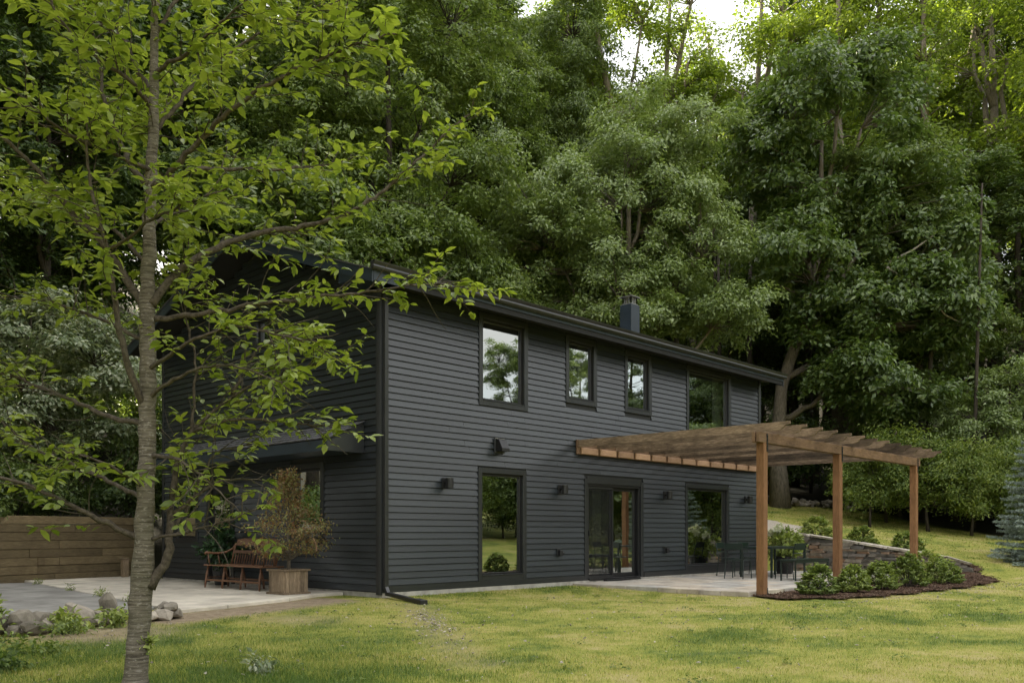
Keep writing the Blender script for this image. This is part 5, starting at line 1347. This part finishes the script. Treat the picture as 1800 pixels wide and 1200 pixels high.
# small maple in the planter
mp = thing('maple_sapling', 'small bronze and green maple growing in the plank planter', 'tree', (-.93, 1.42, .38))
b = MB(); b.tube([(0, 0, 0), (.01, .0, .3), (-.02, .01, .7), (.0, 0, 1.2), (.02, 0, 1.78)], [.035, .03, .022, .014, .005], 8)
b.build('trunk', M['bark_grey'], mp, smooth=True)
cen = []; br = MB()
for i in range(150):
    hh = .28 + 1.5 * rng.random() ** 1.25; a = rng.uniform(0, 2 * np.pi); rad = (np.interp(hh, [.25, .45, .7, .95, 1.3, 1.85], [.40, .80, .88, .50, .27, .05])) * rng.uniform(.25, 1.0)
    e = np.array([math.cos(a) * rad, math.sin(a) * rad, hh + .1 * rad]); cen.append(e)
    br.tube(curve((0, 0, max(.2, hh - rad * .55)), e, .03, 4, .012), [.009, .006, .004, .002], 4, caps=False)
tag(br.build('branches', M['bark_cherry'], mp), kind='stuff')
cen = np.array(cen); ci = np.repeat(np.arange(len(cen)), 32)
P = cen[ci] + rng.normal(0, 1, (len(ci), 3)) * [.085, .085, .045]; N = norm(rng.normal(0, .5, (len(ci), 3)) + [0, 0, 1]); D = norm(rng.normal(0, 1, (len(ci), 3)) - [0, 0, .4])
hgt = (P[:, 2] - .3) / 1.3
leaf_obj('crown', P, D, N, rng.uniform(.035, .065, len(ci)), rng.uniform(.022, .038, len(ci)), M['leaf_maple'], mp, rnd=np.clip(rng.random(len(ci)) * .85 + .02 + .25 * (P[:, 0] * .2 + rng.normal(0, .3, len(ci))), 0, 1))
b = MB(); b.tube([(.14, -.55, .60), (.17, -.60, .48), (.175, -.60, .38)], [.012, .016, .012], 6); b.build('plant_tag', M['cedar_pale'], mp)

# ------------------------------------------------------------------ cherry tree in front
CB = np.array([-7.02, -6.16, -.1])
LIMBS = {
 'trunk': [(-0.01, 0, -0.01), (0.01, 0, 0.34), (0.03, 0, 0.69), (0.05, 0.0, 1.0), (0.06, 0.02, 1.39), (0.07, 0.03, 1.86), (0.07, 0.03, 2.33), (0.06, 0.04, 2.72), (0.07, 0.05, 3.16), (0.08, 0.06, 3.59), (0.1, 0.05, 4.06), (0.12, 0.03, 4.52), (0.14, 0, 4.97), (0.18, -0.05, 5.56), (0.18, 0, 6.29)],
 'L1': [(0.09, 0.04, 2.74), (0.17, 0.1, 2.91), (0.29, 0.2, 3.08), (0.52, 0.35, 3.27), (0.7, 0.45, 3.37), (0.97, 0.55, 3.44), (1.29, 0.65, 3.56), (1.6, 0.8, 3.82), (1.86, 0.9, 4.11), (2.12, 1.0, 4.42), (2.34, 1.05, 4.57)],
 'L2': [(0.1, 0.05, 3.55), (0.3, -0.05, 3.66), (0.49, -0.15, 3.79), (0.71, -0.25, 3.94), (0.96, -0.35, 4.04), (1.22, -0.45, 4.11), (1.58, -0.55, 4.21), (1.87, -0.6, 4.25)],
 'L3': [(0.1, 0.06, 3.57), (0.29, 0.2, 3.73), (0.47, 0.5, 3.87), (0.73, 0.8, 3.97), (1.02, 1.1, 4.13), (1.35, 1.3, 4.29)],
 'L4': [(0.07, 0.06, 3.55), (-0.1, 0.2, 3.73), (-0.28, 0.35, 4.05), (-0.43, 0.5, 4.31), (-0.57, 0.7, 4.71), (-0.68, 0.8, 5.11), (-0.77, 0.9, 5.61)],
 'L5': [(0.06, 0.04, 2.7), (-0.21, 0.05, 3.12), (-0.32, -0.05, 3.24), (-0.51, -0.1, 3.47), (-0.61, -0.15, 3.62), (-0.81, -0.2, 3.79), (-1.11, -0.2, 3.98)],
 'L5b': [(-0.21, 0.05, 3.12), (-0.01, -0.1, 3.16), (0.19, -0.2, 3.24), (0.48, -0.35, 3.3), (0.79, -0.5, 3.34)],
 'L6': [(0.06, 0.03, 2.01), (0.01, -0.12, 2.26), (-0.03, -0.2, 2.51), (-0.05, -0.25, 2.8), (-0.05, -0.3, 3.01), (-0.12, -0.35, 3.28), (-0.15, -0.4, 3.56), (-0.11, -0.45, 3.83)],
 'L7': [(0.05, 0.0, 1.12), (-0.18, -0.1, 1.25), (-0.4, -0.2, 1.38), (-0.53, -0.3, 1.47), (-0.7, -0.4, 1.52), (-0.96, -0.5, 1.6)],
 'L8': [(0.08, 0.04, 2.64), (0.42, 0.05, 2.68), (0.74, 0.1, 2.75), (0.99, 0.12, 2.79), (1.28, 0.15, 2.83), (1.61, 0.2, 2.88), (1.93, 0.25, 2.94), (2.21, 0.3, 2.96)],
 'L9': [(0.09, 0.0, 0.8), (0.22, 0.05, 1.02), (0.19, 0.12, 1.28), (0.2, 0.2, 1.68), (0.29, 0.28, 1.9), (0.54, 0.4, 2.18), (0.75, 0.5, 2.29), (1.15, 0.6, 2.45), (1.29, 0.65, 2.49)],
 'L9b': [(0.29, 0.28, 1.9), (0.62, 0.3, 1.99), (0.94, 0.3, 1.97), (1.18, 0.35, 1.94), (1.33, 0.4, 1.96)],
 'L9c': [(0.54, 0.4, 2.18), (0.6, 0.5, 2.42), (0.74, 0.6, 2.61), (1.02, 0.7, 2.71), (1.16, 0.75, 2.64)],
 'L10': [(0.28, 0.28, 1.89), (0.31, 0.3, 2.35), (0.26, 0.3, 2.62), (0.18, 0.35, 2.96), (0.2, 0.45, 3.33)],
 'L11': [(0.08, 0.0, 1.12), (0.39, -0.1, 1.17), (0.68, -0.2, 1.25), (0.96, -0.3, 1.35)],
 'L12': [(0.06, 0.03, 1.92), (-0.21, 0.15, 1.97), (-0.66, 0.4, 2.15), (-1.05, 0.6, 2.3), (-1.35, 0.75, 2.4), (-1.86, 1.0, 2.51)],
 'L12b': [(0.06, 0.02, 1.39), (-0.28, 0.3, 1.52), (-0.67, 0.6, 1.67), (-1.17, 0.9, 1.82), (-1.55, 1.1, 2.07), (-1.95, 1.3, 2.28)],
 'L13': [(0.09, 0.05, 4.1), (0.05, -0.1, 4.18), (-0.04, -0.25, 4.22), (-0.19, -0.4, 4.29), (-0.28, -0.5, 4.41), (-0.34, -0.6, 4.63)],
 'L14': [(0.12, 0.03, 4.6), (0.2, 0.1, 4.81), (0.29, 0.3, 5.15), (0.47, 0.5, 5.53)],
 'L15': [(0.09, 0.05, 3.67), (-0.06, -0.2, 3.68), (-0.24, -0.45, 3.68), (-0.36, -0.7, 3.78), (-0.51, -0.9, 3.88)],
 'L16': [(0.09, 0.05, 3.9), (0.25, 0.2, 4.25), (0.4, 0.45, 4.62), (0.63, 0.7, 4.97), (0.97, 0.9, 5.26), (1.29, 1.1, 5.51)],
 'L17': [(0.1, 0.05, 4.33), (0.43, -0.2, 4.36), (0.72, -0.4, 4.43), (1.0, -0.6, 4.53)],
 'L18': [(0.1, 0.05, 4.18), (-0.28, 0.4, 4.8), (-0.85, 0.8, 5.24), (-1.42, 1.1, 5.65)],
 'L19': [(0.07, 0.05, 3.0), (-0.24, 0.3, 3.32), (-0.76, 0.7, 3.62), (-1.31, 1.0, 3.82), (-1.86, 1.3, 4.03)],
 'L20': [(0.06, 0.04, 2.49), (-0.36, 0.3, 2.7), (-0.88, 0.6, 2.9), (-1.44, 0.9, 3.03)],
 'L21': [(0.13, 0.02, 4.83), (0.1, -0.3, 4.86), (0.05, -0.6, 4.81), (-0.01, -0.9, 4.81)],
 'L22': [(0.15, 0, 5.12), (0.51, -0.2, 5.15), (0.9, -0.4, 5.12), (1.29, -0.5, 5.16)],
 'L25': [(0.19, 0.12, 1.28), (0.34, 0.15, 1.43), (0.57, 0.2, 1.56), (0.84, 0.25, 1.54)],
 'L26': [(0.07, 0.02, 1.47), (-0.02, -0.15, 1.57), (-0.2, -0.3, 1.67), (-0.37, -0.4, 1.7)],
 'L27': [(0.07, 0.03, 1.7), (0.3, -0.1, 1.69), (0.49, -0.15, 1.57), (0.69, -0.2, 1.38), (0.77, -0.2, 1.31)],
 'L28': [(0.07, 0.03, 2.09), (0.34, -0.15, 2.22), (0.64, -0.25, 2.28), (0.92, -0.35, 2.22), (1.19, -0.4, 2.07)],
 'L29': [(0.07, 0.03, 2.29), (0.43, -0.2, 2.44), (0.76, -0.3, 2.53), (1.12, -0.4, 2.43), (1.35, -0.45, 2.38)],
 'L30': [(0.2, 0.1, 1.19), (0.27, 0.25, 1.32), (0.3, 0.4, 1.57), (0.39, 0.5, 1.78), (0.65, 0.6, 1.84)],
 'L23': [(0.08, 0.05, 3.27), (0.01, 0.5, 3.51), (-0.0, 1.0, 3.73), (0.16, 1.5, 4.01)],
 'L24': [(0.1, 0.05, 3.86), (-0.11, 0.6, 4.19), (-0.26, 1.2, 4.64), (-0.3, 1.7, 5.08)],
}
cherry = thing('cherry_tree', 'young cherry tree with banded grey trunk standing in the lawn in front', 'tree', tuple(CB))
def cl(p): q = ri * p[0] + fw * p[1]; return np.array([q[0], q[1], p[2]])
def resample(P, step):
    P = np.array(P); s = np.concatenate([[0], np.cumsum(np.linalg.norm(np.diff(P, axis=0), axis=1))]); n = max(3, int(s[-1] / step) + 1); t = np.linspace(0, s[-1], n)
    # smooth the polyline a little
    Q = np.stack([np.interp(t, s, P[:, k]) for k in range(3)], -1)
    for _ in range(2): Q[1:-1] = .25 * Q[:-2] + .5 * Q[1:-1] + .25 * Q[2:]
    return Q
LR = {'trunk': (.098, .022), 'L1': (.029, .005), 'L2': (.022, .005), 'L3': (.02, .005), 'L4': (.024, .005), 'L5': (.03, .008), 'L5b': (.013, .004), 'L6': (.026, .006), 'L7': (.022, .007), 'L8': (.021, .004), 'L9': (.036, .006), 'L9b': (.014, .004), 'L9c': (.013, .004), 'L10': (.012, .004), 'L11': (.012, .003), 'L12': (.02, .006), 'L12b': (.018, .005)}
NOLEAF = {'L7': .2, 'L11': .2, 'L12b': .6, 'L9': .7, 'L9b': .7, 'L25': .5, 'L26': .4, 'L27': .45, 'L28': .5, 'L29': .6, 'L30': .5, 'L8': .8, 'L1': .85, 'L12': .7, 'L20': .6, 'L6': .6}
wood = MB(); twig = MB(); lp, ld, ln_ = [], [], []
for nm, pts in LIMBS.items():
    Q = resample([cl(p) for p in pts], .07 if nm == 'trunk' else .06); n = len(Q)
    r0, r1 = LR.get(nm, (.016, .004))
    if nm == 'trunk':
        rad = np.interp(Q[:, 2], [0, .3, .75, .85, 1.0, 1.4, 2.6, 2.75, 3.6, 4.6, 6.3], [.10, .074, .074, .078, .068, .059, .053, .05, .039, .026, .01])
        rad = rad * (1 + .035 * np.sin(Q[:, 2] * 21) + .025 * np.sin(Q[:, 2] * 47 + 1))
        Q[1:-1, :2] += rng.normal(0, .004, (n - 2, 2))
        tb = MB(); tb.tube(Q, rad, 16); tr_o = tb.build('trunk', M['bark_cherry'], cherry, smooth=True)
        start = .62
    else:
        rad = (r1 + (r0 - r1) * (1 - np.linspace(0, 1, n)) ** (1.9 if nm == 'L9' else 1.1)) * (1 + .06 * np.sin(np.arange(n) * 1.7)); rad[0] *= 1.35
        Q[2:-1] += rng.normal(0, .006, (n - 3, 3)) if n > 3 else 0
        lbm = MB(); lbm.tube(Q, rad, 8); lbm.build('limb', M['bark_limb'], cherry, smooth=True)
        start = .22
    dens = NOLEAF.get(nm, 1.0)
    seglen = np.linalg.norm(Q[1] - Q[0]); i0 = int(n * start)
    for i in range(i0, n - 1):
        frac = (i - i0) / max(1, n - 1 - i0)
        for rep in range(2):
            if rng.random() > .68 * (.6 + .4 * frac): continue
            tng = norm(Q[min(i + 1, n - 1)] - Q[i - 1]); side = rng.normal(size=3); side -= tng * (side @ tng); side = norm(side); side[2] = side[2] * .6 + .12
            d = norm(tng * rng.uniform(.2, .9) + side * rng.uniform(.6, 1.1)); L = rng.uniform(.14, .55) * (1.15 - .4 * frac); m = max(3, int(L / .06) + 1)
            leafy = rng.random() < dens
            pts_ = [Q[i]]; dd = d.copy()
            for k in range(m):
                dd = norm(dd + rng.normal(0, .10, 3) + [0, 0, .02]); pts_.append(pts_[-1] + dd * L / m)
            pts_ = np.array(pts_); twig.tube(pts_, np.linspace(.0048, .0016, len(pts_)), 4, caps=False)
            if not leafy: continue
            for k in range(1, len(pts_)):
                nl = 3 if k < len(pts_) - 1 else 6
                nl = rng.integers(max(1, nl - 2), nl + 1)
                a = rng.normal(size=(nl, 3)) * [1, 1, .35]; D = norm(norm(a) + dd * .55 + [0, 0, -.38]); 
                N = norm(np.array([0, 0, 1.0]) + rng.normal(0, .38, (nl, 3)))
                lp.append(pts_[k] + rng.normal(0, .008, (nl, 3)) + D * .018); ld.append(D); ln_.append(N)
    if nm != 'trunk':   # leaf tuft at the limb tip
        nl = 8; D = norm(norm(rng.normal(size=(nl, 3)) * [1, 1, .4]) + norm(Q[-1] - Q[-3]) * .6 - [0, 0, .3]); lp.append(np.repeat(Q[-1:], nl, 0)); ld.append(D); ln_.append(norm(rng.normal(0, .35, (nl, 3)) + [0, 0, 1]))
tag(twig.build('twigs', M['bark_limb'], cherry, smooth=True), kind='stuff')
lp, ld, ln_ = map(np.concatenate, (lp, ld, ln_))
ld = norm(ld - ln_ * (ld * ln_).sum(1, keepdims=True) * .8)
LL = rng.uniform(.055, .108, len(lp))
cherry_leaves = leaf_obj('leaves', lp, ld, ln_, LL, LL * rng.uniform(.42, .54, len(lp)), M['leaf_cherry'], cherry, fold=.12, fine=True)
tag(cherry_leaves, kind='stuff'); print('cherry leaves', len(lp))
b = MB(); bushy(cherry, (.03, -.06, .42), .04, .05, 32, (.05, .03), 'leaf_shrub', 'sucker', .03)

# ------------------------------------------------------------------ weeds and small plants
def weed(label, x, y, r, h, n, leaf, mat='leaf_shrub', name='weed_plant'):
    o = thing(name, label, 'plant', (x, y, hz(x, y))); bushy(o, (0, 0, h * .55), r, h * .5, n, leaf, mat, 'foliage', .08)
    b = MB()
    for i in range(7):
        a = i * 2.4; b.tube([(0, 0, 0), (r * .5 * math.cos(a), r * .5 * math.sin(a), h * .7)], [.004, .002], 4, caps=False)
    b.build('stems', M['leaf_house'], o); return o
weed('small pale-leaved weed alone in the lawn right of the cherry trunk', -5.75, -5.65, .13, .15, 160, (.06, .03), 'leaf_dogwood')
weed('leafy green plant growing over the rocks at the picture edge', -6.5, -1.3, .20, .42, 320, (.09, .045))
weed('leafy weed in front of the middle rocks of the edging', -5.75, -1.55, .16, .18, 180, (.10, .05))
weed('broad weed between the rocks and the cherry trunk', -5.15, -1.42, .15, .20, 160, (.10, .05))
weed('low green weed patch below the rocks at the picture edge', -6.7, -2.3, .22, .09, 200, (.07, .035))
weed('dark low weeds in the bottom corner of the lawn', -7.2, -4.0, .34, .12, 420, (.06, .032), 'leaf_hedge')
weed('low broad weeds in the grass between the rocks and the bottom corner', -6.7, -3.2, .30, .08, 260, (.055, .03), 'leaf_hedge')
weed('thin weeds at the foot of the rock edging beside the dirt', -5.9, -1.85, .28, .13, 300, (.06, .028))
for x, y in ((-3.35, 3.4), (-3.1, 5.3), (-2.75, 8.1), (-3.55, 1.9)):
    weed('tuft of weeds in the joint between drive and concrete', x, y, .09, .12, 70, (.09, .012), 'leaf_shrub')['group'] = 'weeds in the paving joint'

# ------------------------------------------------------------------ lawn grass
def blades(P, h, w, lean):
    n = len(P); a = rng.uniform(0, 2 * np.pi, n); s = np.stack([np.cos(a), np.sin(a), np.zeros(n)], -1); f_ = np.stack([-np.sin(a), np.cos(a), np.zeros(n)], -1)
    h = h[:, None]; w = w[:, None]; le = lean[:, None]; upv = np.array([0, 0, 1.0])
    V = np.stack([P - s * w, P + s * w, P + upv * h * .55 + f_ * le * h * .35 + s * w * .75, P + upv * h * .55 + f_ * le * h * .35 - s * w * .75, P + upv * h * (1 - .25 * le) + f_ * le * h], 1).reshape(-1, 3)
    f = np.array([(0, 1, 2), (0, 2, 3), (3, 2, 4)]); F = (np.arange(n)[:, None, None] * 5 + f[None]).reshape(-1, 3)
    return V, F, np.repeat(rng.random(n), 5)
def lawn_ok(X, Y):
    ok = (X < woods_edge(Y) - .1) & ~((X > -.1) & (X < HL + .1) & (Y > -.06) & (Y < HD))
    ok &= ~((X > 5.1) & (X < 14.75) & (Y > -4.3) & (Y < 0.1))
    for poly in (MULCH_A, MULCH_B, GRAVEL): ok &= ~inside(X, Y, poly)
    ok &= ~inside(X, Y, [(-16, -.95), (-6.4, -.9), (-4.3, -.45), (-2.9, -.15), (-1.5, .4), (-.6, .95), (0, 1.0), (0, 12), (-16, 12)])
    ok &= rng.random(len(X)) > dirt_mask(X, Y) * 1.05
    return ok
cp = np.array([-9.738, -12.255])
Vs, Fs, Rs, nv = [], [], [], 0
Ls_ = []
for (d0, d1, dens, hh, ww) in ((4.8, 8.5, 4600, (.022, .055), (.0011, .0022)), (8.5, 12, 2600, (.022, .05), (.0016, .003)), (12, 18, 1500, (.022, .048), (.0026, .0045)), (18, 27, 620, (.026, .05), (.005, .008)), (27, 42, 160, (.03, .06), (.010, .017))):
    half = .66; area = half * 2 * (d1 ** 2 - d0 ** 2) / 2; n = int(area * dens)
    dist = np.sqrt(rng.uniform(d0 ** 2, d1 ** 2, n)); tn = rng.uniform(-half, half, n)
    XY = cp + fw * dist[:, None] + ri * (dist * tn)[:, None]; X, Y = XY[:, 0], XY[:, 1]
    k = lawn_ok(X, Y); X, Y = X[k], Y[k]; lu_ = lush_mask(X, Y); bare = .5 + .5 * np.sin(X * 3.1 + 2 * np.sin(Y * 2.3)) * np.cos(Y * 3.7 + 1.5 * np.sin(X * 2.9))
    k = rng.random(len(X)) < .45 + .4 * lu_ + .3 * bare; X, Y, lu_ = X[k], Y[k], lu_[k]; n = len(X)
    P = np.stack([X, Y, height(X, Y) - .004], -1); h_ = rng.uniform(*hh, n) * (.75 + .75 * lu_); w_ = rng.uniform(*ww, n); le_ = rng.uniform(.1, 1.1, n)
    if d0 < 8:
        V, F, r = blades(P, h_, w_, le_); m_ = 5
    else:
        a = rng.uniform(0, 2 * np.pi, n); s_ = np.stack([np.cos(a), np.sin(a), np.zeros(n)], -1) * w_[:, None]; f_ = np.stack([-np.sin(a), np.cos(a), np.zeros(n)], -1)
        V = np.stack([P - s_, P + s_, P + f_ * (le_ * h_)[:, None] + [0, 0, 1] * (h_ * (1 - .25 * le_))[:, None]], 1).reshape(-1, 3); F = np.arange(3 * n).reshape(-1, 3); r = np.repeat(rng.random(n), 3); m_ = 3
    Vs.append(V); Fs.append(F + nv); Rs.append(r); Ls_.append(np.repeat(lu_, m_)); nv += len(V)
V, F, r = np.concatenate(Vs), np.concatenate(Fs), np.concatenate(Rs)
gm = np_mesh('grass', V, F, M['grass'], r); at_ = gm.attributes.new('lush', 'FLOAT', 'POINT'); at_.data.foreach_set('value', np.concatenate(Ls_).astype(np.float32))
tag(link('grass', gm), 'patchy yellow-green lawn grass in front of the house', 'grass', kind='stuff')

n = 420; X = rng.uniform(-8.5, 13, n); Y = rng.uniform(-9.5, -.6, n); k = ~((X > 4.7) & (Y > -6.6)); X, Y = X[k], Y[k]; n = len(X)
N = norm(rng.normal(0, .35, (n, 3)) + [0, 0, 1]); D = norm(rng.normal(0, 1, (n, 3)) * [1, 1, .2])
L = rng.uniform(.02, .05, n)
tag(leaf_obj('fallen_leaves', np.stack([X, Y, height(X, Y) + .03], -1), D, N, L, L * .6, M['pebbles'], fold=.3, fine=True), 'dry fallen leaves scattered over the lawn', 'leaves', kind='stuff')

# clover and broad weeds in the turf
m = 190; X = rng.uniform(-8.5, 9, m); Y = rng.uniform(-9.2, -1.0, m); k = lawn_ok(X, Y) & ~((X > 4.7) & (Y > -6.8)); X, Y = X[k], Y[k]; m = len(X)
ci = np.repeat(np.arange(m), 34); rr2 = rng.uniform(.04, .16, m)[ci]; a = rng.uniform(0, 2 * np.pi, len(ci)); q_ = np.sqrt(rng.random(len(ci))) * rr2
PX, PY = X[ci] + np.cos(a) * q_, Y[ci] + np.sin(a) * q_
P = np.stack([PX, PY, height(PX, PY) + rng.uniform(.012, .05, len(ci))], -1); L = rng.uniform(.014, .034, len(ci))
tag(leaf_obj('clover', P, norm(rng.normal(0, 1, (len(ci), 3)) * [1, 1, .25]), norm(rng.normal(0, .3, (len(ci), 3)) + [0, 0, 1]), L, L * .75, M['leaf_hedge'], fold=.1), 'dark green clover patches scattered through the lawn', 'clover', kind='stuff')
